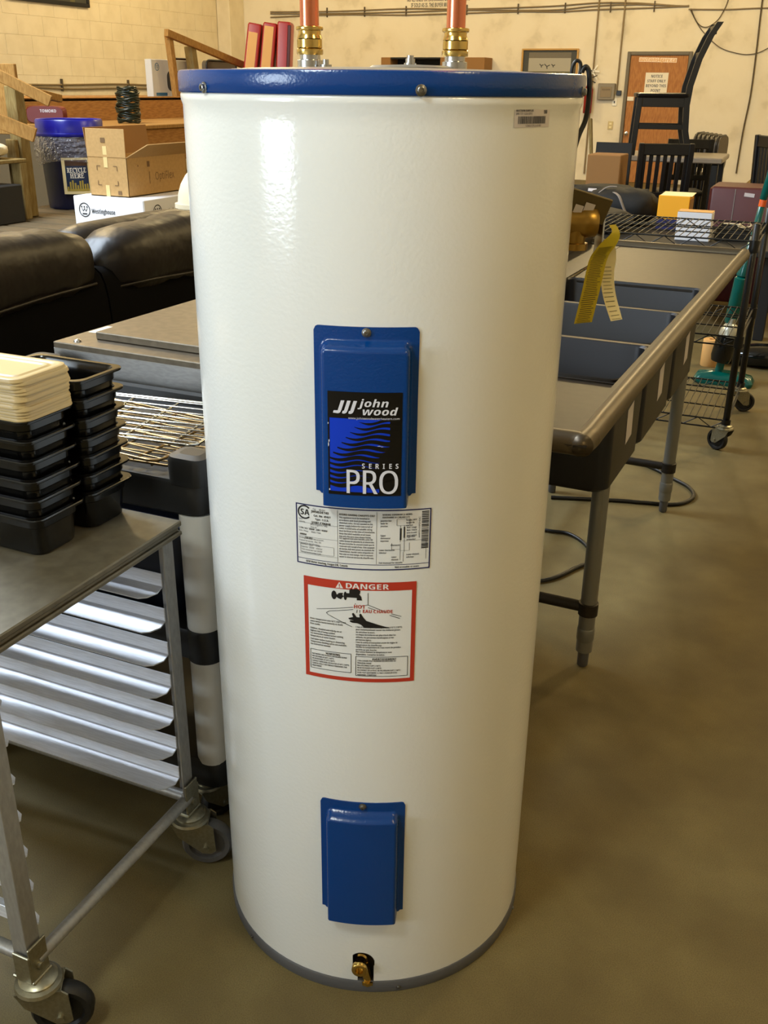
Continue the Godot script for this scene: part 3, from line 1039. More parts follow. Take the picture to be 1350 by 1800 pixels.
# pressed sheet cover: flange on the tank, raised field open at the bottom
func element_cover(t: Node3D, c: float, span: float, h0: float, h1: float, which: String) -> MeshInstance3D:
	var R := 0.2605
	var st := mb()
	var a0 := c - span / 2.0
	var a1 := c + span / 2.0
	var nu := 56
	var nv := 64
	var raised := 0.0155
	var P := []
	for j in nv + 1:
		var row := []
		var h := lerpf(h0, h1, float(j) / nv)
		for i in nu + 1:
			var a := lerpf(a0, a1, float(i) / nu)
			# distance in from the flange's inner line, in metres
			var e := minf(deg_to_rad(a - a0), deg_to_rad(a1 - a)) * R - 0.0085
			var eh := h1 - 0.0175 - h
			# rounded corner of the raised field at the top
			var q := minf(e, eh)
			if e < 0.012 and eh < 0.012: q = 0.012 - Vector2(0.012 - e, 0.012 - eh).length()
			var k := smoothstep(0.0, 0.0065, q)
			var r := R + 0.0012 + raised * k
			# rounded flange corners
			var hh := h
			var ed := minf(deg_to_rad(a - a0), deg_to_rad(a1 - a)) * R
			var rr := 0.006
			if ed < rr:
				var dy := rr - sqrt(maxf(0.0, rr * rr - (rr - ed) * (rr - ed)))
				hh = clampf(h, h0 + dy, h1 - dy)
			# the raised field hangs lower than the flange
			if k > 0.5 and j == 0: hh = h0 - 0.0005
			if k < 0.3: hh = maxf(hh, h0 + 0.01 + (0.003 if ed < rr else 0.0))
			row.append(on_tank(a, hh, r))
		P.append(row)
	var N := []
	for j in nv + 1:
		var row := []
		for i in nu + 1:
			var du: Vector3 = P[j][mini(i + 1, nu)] - P[j][maxi(i - 1, 0)]
			var dv: Vector3 = P[mini(j + 1, nv)][i] - P[maxi(j - 1, 0)][i]
			var n := du.cross(dv).normalized()
			if n.length() < 0.5: n = on_tank(lerpf(a0, a1, float(i) / nu), 0, 1)
			row.append(n)
		N.append(row)
	for j in nv:
		for i in nu:
			quadn(st, [P[j][i], P[j][i + 1], P[j + 1][i + 1], P[j + 1][i]], [N[j][i], N[j][i + 1], N[j + 1][i + 1], N[j + 1][i]])
	# edge turned back to the jacket
	for i in nu:
		for j in [0, nv]:
			var b0: Vector3 = P[j][i]
			var b1: Vector3 = P[j][i + 1]
			var s := -1.0 if j == 0 else 1.0
			var t0 := Vector3(b0.x, 0, b0.z).normalized() * (R - 0.001 if j == nv else Vector2(b0.x, b0.z).length() - 0.0012)
			var t1 := Vector3(b1.x, 0, b1.z).normalized() * (R - 0.001 if j == nv else Vector2(b1.x, b1.z).length() - 0.0012)
			t0.y = b0.y
			t1.y = b1.y
			quad(st, b0, b1, t1, t0, Vector3(0, s, 0))
	for i in [0, nu]:
		for j in nv:
			var b0: Vector3 = P[j][i]
			var b1: Vector3 = P[j + 1][i]
			var dn := on_tank(a0 if i == 0 else a1, 0, 1)
			var side := dn.cross(Vector3.UP) * (-1.0 if i == 0 else 1.0)
			var side2 := Vector3.UP.cross(dn) * (-1.0 if i == 0 else 1.0)
			quad(st, b0, b1, b1 - dn * 0.0012, b0 - dn * 0.0012, side2)
	var o := obj("element_cover", st, M["blue enamel"], t)
	o.set_meta("label", "%s blue pressed steel cover" % which)
	screw(o, on_tank(c + 0.1, h1 - 0.0065, R + 0.001), on_tank(c + 0.1, 0, 1), 0.0038)
	return o

func brand_label(cover: Node3D) -> void:
	var r := 0.2778
	var a0 := -13.0
	var a1 := 5.8
	var deg := rad_to_deg(1.0 / r)   # degrees per metre round the curve
	var bk := mb()
	sheet(bk, a0, a1, 0.883, 1.017, r)
	var bl := mb()
	var top := 0.9835
	sheet(bl, a0 + 0.5, a1 - 5.6, 0.8875, top, r + 0.0003)
	sheet(bl, a1 - 5.6, a1 - 3.0, 0.935, top, r + 0.0003, 3)
	# black waves that thicken to the right and down
	var wv := mb()
	var W := deg_to_rad(a1 - a0) * r
	for k in 13:
		var y := top - 0.0035 - k * 0.0068
		var x0 := maxf(0.001, W * (0.42 - 0.058 * k))
		var n := 22
		var up := PackedVector2Array()
		var dn := PackedVector2Array()
		for i in n + 1:
			var f := float(i) / n
			var x := lerpf(x0, W - 0.0015, f)
			var yy := y + 0.0022 * sin((x - x0) * 130.0 + PI) + 0.006 * maxf(0.0, f - 0.35) * f
			var th := 0.0001 + 0.0019 * minf(1.0, f * 4.0) + 0.0016 * smoothstep(0.3, 1.0, f) + 0.00018 * k
			up.append(Vector2(x, minf(yy + th * 0.5, top - 0.883 - 0.0002 + 0.883)))
			dn.append(Vector2(x, maxf(yy - th, 0.8876)))
		for i in n:
			var pa := [up[i], up[i + 1], dn[i + 1], dn[i]]
			var P := []
			var N := []
			for p in pa:
				P.append(on_tank(a0 + p.x * deg, p.y, r + 0.0006))
				N.append(on_tank(a0 + p.x * deg, 0, 1))
			quadn(wv, P, N)
	var tx := mb()
	wrap_text(tx, "john", bold, 0.0128, a0 + 0.0395 * deg, 1.0035, r + 0.001, HORIZONTAL_ALIGNMENT_LEFT, 1.3, 0.28)
	wrap_text(tx, "wood", bold, 0.0128, a0 + 0.0425 * deg, 0.9932, r + 0.001, HORIZONTAL_ALIGNMENT_LEFT, 1.3, 0.28)
	# the slanted double-J monogram
	for k in 3:
		var x := 0.0115 + k * 0.0077
		var poly := PackedVector2Array([Vector2(x + 0.0055, 0.0078), Vector2(x + 0.0098, 0.0078), Vector2(x + 0.0058, -0.0048)])
		for q in 6:
			var t := -PI / 2 * q / 5.0
			poly.append(Vector2(x + 0.0008 + 0.0045 * cos(t), -0.0052 + 0.0036 * sin(t)))
		poly.append(Vector2(x - 0.0045 if k == 0 else x - 0.001, -0.0082))
		poly.append(Vector2(x - 0.0035 if k == 0 else x - 0.0002, -0.0052))
		poly.append(Vector2(x + 0.0014, -0.005))
		wrap_poly(tx, poly, a0, 0.9985, r + 0.001)
	wrap_text(tx, "www.johnwoodwaterheaters.com", sans, 0.0036, a1 - 0.003 * deg, 0.9845, r + 0.001, HORIZONTAL_ALIGNMENT_RIGHT, 1.15)
	var x := 0.0415
	for ch in "SERIES":
		wrap_text(tx, ch, bold, 0.0092, a0 + (x + 0.003) * deg, 0.923, r + 0.001, HORIZONTAL_ALIGNMENT_CENTER, 0.9)
		x += 0.0083
	wrap_text(tx, "PRO", sans, 0.0418, a0 + 0.0545 * deg, 0.9005, r + 0.001, HORIZONTAL_ALIGNMENT_CENTER, 0.87)
	wrap_text(tx, "PRO", sans, 0.0418, a0 + 0.0553 * deg, 0.9005, r + 0.0012, HORIZONTAL_ALIGNMENT_CENTER, 0.87)
	wrap_text(tx, "PRO", sans, 0.0418, a0 + 0.0549 * deg, 0.9005, r + 0.0011, HORIZONTAL_ALIGNMENT_CENTER, 0.87)
	# scuffs along the left edge and the middle
	for s in [[0.0012, 0.952, 0.0014, 0.004], [0.0006, 0.946, 0.001, 0.007], [0.0012, 0.888, 0.0016, 0.003], [0.0004, 0.975, 0.0008, 0.003], [0.062, 0.949, 0.004, 0.0009], [0.066, 0.9482, 0.003, 0.0006]]:
		wrap_poly(tx, PackedVector2Array([Vector2(0, 0), Vector2(s[2], s[3] * 0.3), Vector2(s[2] * 0.6, s[3]), Vector2(-s[2] * 0.2, s[3] * 0.6)]), a0 + s[0] * deg, s[1], r + 0.001)
	var o := multi("brand_label", [[bk, M["label black"]], [bl, M["label blue"]], [wv, M["label black"]], [tx, M["label silver"]]], cover)
	o.set_meta("label", "black and blue printed label")

func rating_label(t: Node3D) -> void:
	var r := 0.2604
	var a0 := -24.3
	var a1 := 15.3
	var deg := rad_to_deg(1.0 / r)
	var W := (a1 - a0) / deg
	var y0 := 0.770
	var y1 := 0.8565
	var pp := mb()
	sheet(pp, a0, a1, y0, y1, r)
	var nv := mb()
	wrap_frame(nv, a0, a1, y0, y1, r + 0.0003, 0.0016)
	sheet(nv, a0 + 0.4, a1 - 0.4, y0 + 0.0075, y0 + 0.0083, r + 0.0003)
	var ik := mb()
	var sf := mb()
	var e := r + 0.0004
	# approval mark: an open ring with SA in it
	var cx := 0.0125
	var cy := y1 - 0.0115
	for k in 40:
		var t0 := deg_to_rad(42 + 276.0 * k / 40.0)
		var t1 := deg_to_rad(42 + 276.0 * (k + 1) / 40.0)
		var P := []
		var N := []
		for q in [[t0, 0.0078], [t1, 0.0078], [t1, 0.0098], [t0, 0.0098]]:
			var a: float = a0 + (cx + q[1] * cos(q[0])) * deg
			P.append(on_tank(a, cy + q[1] * sin(q[0]), e))
			N.append(on_tank(a, 0, 1))
		quadn(ik, P, N)
	wrap_text(ik, "SA", bold, 0.0115, a0 + (cx + 0.0005) * deg, cy, e, HORIZONTAL_ALIGNMENT_CENTER, 0.95)
	var put := func(st: SurfaceTool, x: float, y: float, s: String, em: float, f: Font): wrap_text(st, s, f, em, a0 + x * 0.935 * deg, y, e, HORIZONTAL_ALIGNMENT_LEFT, 0.74 if s.contains("\n") or s.length() > 24 else 0.9, 0.0, 3.0)
	put.call(sf, 0.026, y1 - 0.0055, "Cat      Model", 0.0028, sans)
	put.call(ik, 0.0235, y1 - 0.009, "JW50SDE143", 0.0046, bold)
	put.call(ik, 0.027, y1 - 0.0145, "Cat. No. 49421", 0.0038, bold)
	put.call(sf, 0.029, y1 - 0.0195, "Type - S.D.B.", 0.0036, bold)
	put.call(ik, 0.0235, y1 - 0.0245, "U1001 F706848", 0.0042, bold)
	put.call(sf, 0.004, y1 - 0.0235, "Serial\nCapacity", 0.0028, sans)
	put.call(sf, 0.022, y1 - 0.0295, "JW50 US gallons / Imp.\nlitres de", 0.0028, sans)
	put.call(ik, 0.004, y1 - 0.0345, "1.170 / 4.5 / 3000W   240V / 4500W", 0.0034, bold)
	put.call(sf, 0.004, y1 - 0.0385, "Volts / Phase       Watts / Total", 0.0027, sans)
	put.call(ik, 0.005, y1 - 0.0435, "3000W", 0.0036, bold)
	put.call(ik, 0.013, y1 - 0.048, "150 PSI", 0.0036, bold)
	put.call(sf, 0.004, y1 - 0.0525, "Working pressure / test pressure\nPression de service   Max. 90C\nApproved by the laboratory", 0.0026, sans)
	put.call(sf, 0.007, y1 - 0.0635, "Element    Upper      Lower\nsuperieur  3000W    inferieur\nTotal connected load 3000W\nPuissance raccordee totale", 0.0026, sans)
	for q in [[0.0035, y1 - 0.0265, 0.058], [0.0035, y1 - 0.0465, 0.058], [0.0035, y1 - 0.0715, 0.058], [0.006, y1 - 0.0575, 0.05], [0.006, y1 - 0.0698, 0.05]]:
		sheet(sf, a0 + q[0] * 0.935 * deg, a0 + (q[0] + q[2]) * 0.935 * deg, q[1], q[1] + 0.0003, e, 4)
	for q in [[0.006, y1 - 0.0698, y1 - 0.0575], [0.056, y1 - 0.0698, y1 - 0.0575], [0.0615, y0 + 0.009, y1 - 0.003], [0.116, y0 + 0.009, y1 - 0.003]]:
		sheet(sf, a0 + q[0] * 0.935 * deg, a0 + (q[0] * 0.935 + 0.0004) * deg, q[1], q[2], e, 1)
	put.call(ik, 0.064, y1 - 0.0085, "HYDRO-SAVING CHAUFFE-EAU", 0.0036, bold)
	put.call(sf, 0.064, y1 - 0.026, "This appliance must be installed in\naccordance with local plumbing and\nelectrical codes. Do not connect to the\npower supply before the tank is full of\nwater. A relief valve of suitable rating\nmust be fitted at the time of installation.\nKeep this label readable at all times.\nUse only the wire sizes shown below.", 0.0031, bold)
	put.call(sf, 0.064, y1 - 0.0555, "Cet appareil doit etre installe selon les\ncodes locaux de plomberie et electricite.\nNe pas brancher le courant avant que le\nreservoir soit rempli d'eau. Une soupape\nde surete doit etre posee au moment de\nl'installation. Garder cette etiquette en\nbon etat en tout temps. Voir le manuel\navant la mise en service du chauffe-eau.", 0.0031, bold)
	put.call(ik, 0.124, y1 - 0.0068, "WIRING DIAGRAM (3 WIRE)", 0.0033, bold)
	put.call(ik, 0.124, y1 - 0.0105, "DIAGRAMME DE CABLAGE (3 F)", 0.0033, bold)
	for q in [[0.1215, y1 - 0.019, "Junction box\nboite de\njonction"], [0.1215, y1 - 0.04, "Upper\nthermostat\nsuperieur"], [0.136, y1 - 0.05, "Element"], [0.1195, y1 - 0.059, "Lower thermostat\ninferieur"], [0.137, y1 - 0.069, "Lower\nelement"], [0.1195, y1 - 0.0755, "See manual for details"], [0.157, y1 - 0.0185, "Supply 240 V\nsource de\ncourant"], [0.158, y1 - 0.031, "Red / rouge\nNoir / black\nwire to unit\nlimit switch"], [0.158, y1 - 0.0405, "High limit\nprotecteur"], [0.158, y1 - 0.066, "Lower element\ninferieur"]]:
		put.call(sf, q[0], q[1], q[2], 0.0026, bold)
	var line := func(x0: float, ya: float, x1: float, yb: float): sheet(sf, a0 + minf(x0, x1) * 0.935 * deg, a0 + (maxf(x0, x1) * 0.935 if absf(x1 - x0) > 0.0003 else x0 * 0.935 + 0.0005) * deg, y1 - maxf(ya, yb) - (0.0003 if absf(ya - yb) < 0.0001 else 0.0), y1 - minf(ya, yb), e, 2)
	for q in [[0.144, 0.013, 0.162, 0.013], [0.144, 0.022, 0.162, 0.022], [0.144, 0.013, 0.144, 0.022], [0.162, 0.013, 0.162, 0.022], [0.149, 0.022, 0.149, 0.046], [0.1545, 0.022, 0.1545, 0.06], [0.151, 0.044, 0.186, 0.044], [0.186, 0.044, 0.186, 0.072], [0.162, 0.047, 0.162, 0.058], [0.15, 0.058, 0.162, 0.058], [0.1535, 0.06, 0.1535, 0.074], [0.137, 0.047, 0.137, 0.056], [0.137, 0.056, 0.149, 0.056], [0.149, 0.048, 0.149, 0.072]]:
		line.call(q[0], q[1], q[2], q[3])
	sheet(ik, a0 + 0.1388 * deg, a0 + 0.141 * deg, y1 - 0.043, y1 - 0.026, e, 1)
	sheet(ik, a0 + 0.1438 * deg, a0 + 0.1456 * deg, y1 - 0.04, y1 - 0.024, e, 1)
	# bar code up the right edge with its number beside it
	var yy := y1 - 0.0035
	rng.seed = 11
	while yy > y1 - 0.0555:
		var th := rng.randf_range(0.0004, 0.0016)
		sheet(ik, a1 - 0.0125 * deg, a1 - 0.003 * deg, yy - th, yy, e, 2)
		yy -= th + rng.randf_range(0.0004, 0.0013)
	for k in 11:
		wrap_text(ik, "U0706F70684"[k], sans, 0.0042, a1 - 0.0155 * deg, y1 - 0.0125 - k * 0.0027, e, HORIZONTAL_ALIGNMENT_CENTER, 0.9)
	put.call(ik, 0.014, y0 + 0.0045, "GSW Water Heating, Fergus ON, Canada", 0.0041, bold)
	put.call(ik, 0.142, y0 + 0.0045, "Not erasable si rases", 0.0036, bold)
	var o := multi("rating_label", [[pp, M["label paper"]], [nv, M["label navy"]], [ik, M["label ink"]], [sf, M["label soft ink"]]], t)
	o.set_meta("label", "white rating plate label with navy border")

func danger_label(t: Node3D) -> void:
	var r := 0.2604
	var a0 := -22.3
	var a1 := 11.5
	var deg := rad_to_deg(1.0 / r)
	var W := (a1 - a0) / deg
	var y0 := 0.596
	var y1 := 0.752
	var e := r + 0.0004
	var pp := mb()
	sheet(pp, a0, a1, y0, y1, r)
	var rd := mb()
	wrap_frame(rd, a0, a1, y0, y1, r + 0.0002, 0.0058)
	sheet(rd, a0, a1, y1 - 0.0125, y1, r + 0.0003)
	var wt := mb()
	wrap_text(wt, "DANGER", bold, 0.0108, a0 + 0.058 * deg, y1 - 0.0068, e, HORIZONTAL_ALIGNMENT_LEFT, 1.35)
	wrap_poly(wt, PackedVector2Array([Vector2(-0.0052, -0.0045), Vector2(0.0052, -0.0045), Vector2(0, 0.0048)]), a0 + 0.0505 * deg, y1 - 0.0068, e)
	var rt := mb()
	wrap_text(rt, "!", bold, 0.008, a0 + 0.0505 * deg, y1 - 0.0078, e + 0.0003, HORIZONTAL_ALIGNMENT_CENTER)
	wrap_text(rt, "HOT", bold, 0.0075, a0 + 0.0695 * deg, y1 - 0.0375, e, HORIZONTAL_ALIGNMENT_LEFT, 1.05)
	wrap_text(rt, "EAU CHAUDE", bold, 0.0068, a0 + 0.0815 * deg, y1 - 0.044, e, HORIZONTAL_ALIGNMENT_LEFT, 0.98)
	var ik := mb()
	var P := func(pts: Array, dx: float, dy: float):
		var poly := PackedVector2Array()
		for p in pts: poly.append(Vector2(p[0] * 0.001, p[1] * 0.001))
		wrap_poly(ik, poly, a0 + dx * deg, y1 + dy, e)
	var disc := func(x: float, y: float, rx: float, ry: float):
		var pts := []
		for k in 20: pts.append([rx * cos(TAU * k / 20), ry * sin(TAU * k / 20)])
		P.call(pts, x, y)
	# tap, its handles and the hand under it
	disc.call(0.043, -0.0225, 3.6, 6.6)
	P.call([[0, -2], [3, -2], [4, -4.6], [7, -5.6], [9, -2.5], [11, -0.8], [9, 1.4], [10, 4.4], [6.5, 4.2], [4, 3.6], [3, 1.2], [0, 1.5]], 0.0455, -0.0225)
	disc.call(0.0585, -0.0222, 2.2, 6.4)
	P.call([[0, -3], [16, -3], [16, -6.5], [23, -6.5], [22, -1], [19, 3], [13, 3.6], [0, 3.2]], 0.058, -0.0212)
	P.call([[0, 0], [0, 5.5], [3, 8], [5.5, 6], [6, 7.5], [11, 8], [15, 5], [14, 0.5], [8, -0.5]], 0.064, -0.0185)
	P.call([[62.7, -55.5], [66, -56], [69, -53.5], [67.5, -48.5], [69.5, -47], [74, -53.5], [78, -53.5], [77.5, -49], [79.5, -47.5], [83, -53.5], [87, -58.5], [103, -64], [120, -69.5], [84.5, -69.5], [80, -65], [75, -63], [68, -62.5], [64.5, -61], [65, -59], [70, -58.8], [63.5, -57.5]], 0.0, 0.0)
	# lines of the basin and the wall corner
	var seg := func(x0: float, ya: float, x1: float, yb: float):
		var d := Vector2(x1 - x0, yb - ya).normalized()
		var n := Vector2(-d.y, d.x) * 0.00035
		var poly := PackedVector2Array([Vector2(0, 0) + n, Vector2(x1 - x0, yb - ya) + n, Vector2(x1 - x0, yb - ya) - n, Vector2(0, 0) - n])
		wrap_poly(ik, poly, a0 + x0 * deg, y1 + ya, e)
	for q in [[0.089, -0.016, 0.089, -0.034], [0.089, -0.034, 0.079, -0.0365], [0.069, -0.0385, 0.018, -0.0475], [0.089, -0.034, 0.113, -0.0445], [0.12, -0.0475, 0.134, -0.052], [0.089, -0.038, 0.1, -0.042], [0.118, -0.0495, 0.132, -0.055], [0.069, -0.042, 0.036, -0.048], [0.036, -0.048, 0.032, -0.051], [0.032, -0.051, 0.034, -0.0535], [0.034, -0.0535, 0.0675, -0.069], [0.072, -0.0325, 0.072, -0.034], [0.0745, -0.042, 0.074, -0.047], [0.078, -0.042, 0.078, -0.0465]]:
		seg.call(q[0], q[1], q[2], q[3])
	var put := func(x: float, y: float, s: String, em: float, sp: float): wrap_text(ik, s, bold, em, a0 + x * deg, y1 + y, e, HORIZONTAL_ALIGNMENT_LEFT, 0.95 if s.length() < 16 else sp, 0.0, 3.0)
	put.call(0.008, -0.0675, "Water temperature over 52°C (125°F) can\ncause severe burns instantly or death\nfrom scalds.", 0.0034, 0.76)
	put.call(0.008, -0.0805, "Children, disabled and elderly are at\nhighest risk of being scalded.", 0.0034, 0.76)
	put.call(0.008, -0.0885, "See instruction manual before setting\ntemperature at water heater.", 0.0034, 0.76)
	put.call(0.008, -0.0955, "Feel water before bathing or showering.", 0.0034, 0.76)
	put.call(0.008, -0.1015, "Temperature limiting valves are available.\nSee instruction manual.", 0.0034, 0.76)
	put.call(0.0725, -0.0725, "L'eau à une température supérieure à 52°C (125°F)\npeut instantanément causer des brûlures graves\nou entraîner la mort.", 0.0034, 0.76)
	put.call(0.0725, -0.0845, "Le risque de brûlures est plus élevé chez les\nenfants, les personnes handicapées et les\npersonnes âgées.", 0.0034, 0.76)
	put.call(0.0725, -0.0945, "Lisez la notice d'instruction avant de régler la\ntempérature du chauffe-eau.", 0.0034, 0.76)
	put.call(0.0725, -0.102, "Vérifier la température de l'eau avant de prendre\nun bain ou une douche.", 0.0034, 0.76)
	put.call(0.0725, -0.1095, "Des valves limitant la température sont\ndisponibles. Consultez la notice.", 0.0034, 0.76)
	put.call(0.03, -0.1155, "WARNING", 0.0045, 0.95)
	put.call(0.01, -0.1285, "HOT WATER CAN PRODUCE 3RD DEGREE BURNS\nIN 6 SECONDS AT 60°C (140°F)\nIN 30 SECONDS AT 54°C (130°F)\nCONTACT WITH SKIN. DO NOT SET AT 60°C (140°F).\nCAREFUL ADULT USE SURFACE PERSONNEL FOR\nADJUSTMENT.", 0.0031, 0.7)
	put.call(0.095, -0.1185, "AVERTISSEMENT", 0.0045, 0.95)
	put.call(0.0745, -0.133, "L'EAU CHAUDE PEUT PRODUIRE DES BRÛLURES AU\nTROISIEME DEGRE:\nEN 6 SECONDES À 60°C (140°F)\nEN 30 SECONDES À 54°C (130°F)\nAU CONTACT DE LA PEAU. NE PAS RÉGLER À 60°C (140°F)\nPOUR TOUT AJUSTEMENT, IL FAUT S'ADRESSER À DU\nPERSONNEL COMPÉTENT.", 0.0031, 0.7)
	for q in [[0.008, -0.112, 0.066, -0.142], [0.0725, -0.115, 0.144, -0.146]]:
		seg.call(q[0], q[1], q[2], q[1]); seg.call(q[0], q[3], q[2], q[3]); seg.call(q[0], q[1], q[0], q[3]); seg.call(q[2], q[1], q[2], q[3])
	var o := multi("danger_label", [[pp, M["label paper"]], [rd, M["label red"]], [wt, M["label paper"]], [rt, M["label red"]], [ik, M["label ink"]]], t)
	o.set_meta("label", "white scald warning label with red border")

func barcode_label(t: Node3D) -> void:
	var r := 0.2604
	var a0 := 35.2
	var a1 := 49.0
	var deg := rad_to_deg(1.0 / r)
	var pp := mb()
	sheet(pp, a0, a1, 1.3115, 1.3335, r)
	var ik := mb()
	var e := r + 0.0004
	var x := 0.006
	rng.seed = 5
	while x < 0.053:
		var w := rng.randf_range(0.0004, 0.0013)
		sheet(ik, a0 + x * deg, a0 + (x + w) * deg, 1.3155, 1.3235, e, 1)
		x += w + rng.randf_range(0.0004, 0.0011)
	var sf := mb()
	wrap_text(sf, "AUCTION SURPLUS", bold, 0.0028, a0 + 0.002 * deg, 1.3295, e, HORIZONTAL_ALIGNMENT_LEFT, 1.0)
	wrap_text(sf, "JAN 131 1226 0010", sans, 0.0028, a0 + 0.002 * deg, 1.3262, e, HORIZONTAL_ALIGNMENT_LEFT, 1.0)
	wrap_text(sf, "1260-1312-0180", sans, 0.0024, a0 + 0.018 * deg, 1.3133, e, HORIZONTAL_ALIGNMENT_LEFT, 1.2)
	wrap_text(ik, "180", bold, 0.0055, a0 + 0.0495 * deg, 1.328, e, HORIZONTAL_ALIGNMENT_LEFT, 0.8)
	var o := multi("barcode_sticker", [[pp, M["sticker paper"]], [ik, M["label soft ink"]], [sf, M["label soft ink"]]], t)
	o.set_meta("label", "small white barcode sticker")

# swivel caster: origin on the floor under the stem; the wheel trails towards +x of its own turn
func caster(parent: Node3D, at: Vector3, turn: float, r: float, h: float, wheel_m: Material, metal: Material, w := 0.03) -> void:
	var c := Node3D.new()
	own_name(c, "caster", parent)
	parent.add_child(c, true)
	c.position = at
	c.rotation.y = turn
	var off := r * 0.62
	var st := mb()
	# swivel race, neck and the two fork blades
	var ry := r * 2.0 + 0.006
	lathe(st, [Vector2(0, ry), Vector2(r * 0.72, ry), Vector2(r * 0.78, ry + 0.003), Vector2(r * 0.74, ry + 0.008), Vector2(r * 0.6, ry + 0.01), Vector2(r * 0.62, ry + 0.014), Vector2(r * 0.5, ry + 0.018), Vector2(0.008, ry + 0.02), Vector2(0.008, h), Vector2(0, h)], 24)
	for s in [-1.0, 1.0]:
		var p := PackedVector2Array([Vector2(-r * 0.7, ry + 0.002), Vector2(r * 0.75, ry + 0.002), Vector2(r * 0.95, ry - r * 0.15), Vector2(off + r * 0.38, r * 0.85), Vector2(off + r * 0.2, r * 0.72), Vector2(off - r * 0.15, r * 0.75), Vector2(-r * 0.45, ry - r * 0.55)])
		prism(st, p, s * (w / 2 + 0.006) - 0.0015, s * (w / 2 + 0.006) + 0.0015)
	cbox(st, X(Vector3(r * 0.02, ry, 0)), Vector3(r * 1.45, 0.003, w + 0.015), 0.001)
	cyl(st, Vector3(off, r, -w / 2 - 0.012), Vector3(off, r, w / 2 + 0.012), 0.006, 10)
	obj("fork", st, metal, c)
	st = mb()
	lathe(st, [Vector2(0.006, -w * 0.5), Vector2(r * 0.3, -w * 0.5), Vector2(r * 0.34, -w * 0.25), Vector2(r * 0.66, -w * 0.25), Vector2(r * 0.72, -w * 0.42), Vector2(r * 0.9, -w * 0.45), Vector2(r, -w * 0.25), Vector2(r, w * 0.25), Vector2(r * 0.9, w * 0.45), Vector2(r * 0.72, w * 0.42), Vector2(r * 0.66, w * 0.25), Vector2(r * 0.34, w * 0.25), Vector2(r * 0.3, w * 0.5), Vector2(0.006, w * 0.5)], 32, along(Vector3(off, r, 0), Vector3.BACK))
	obj("wheel", st, wheel_m, c)

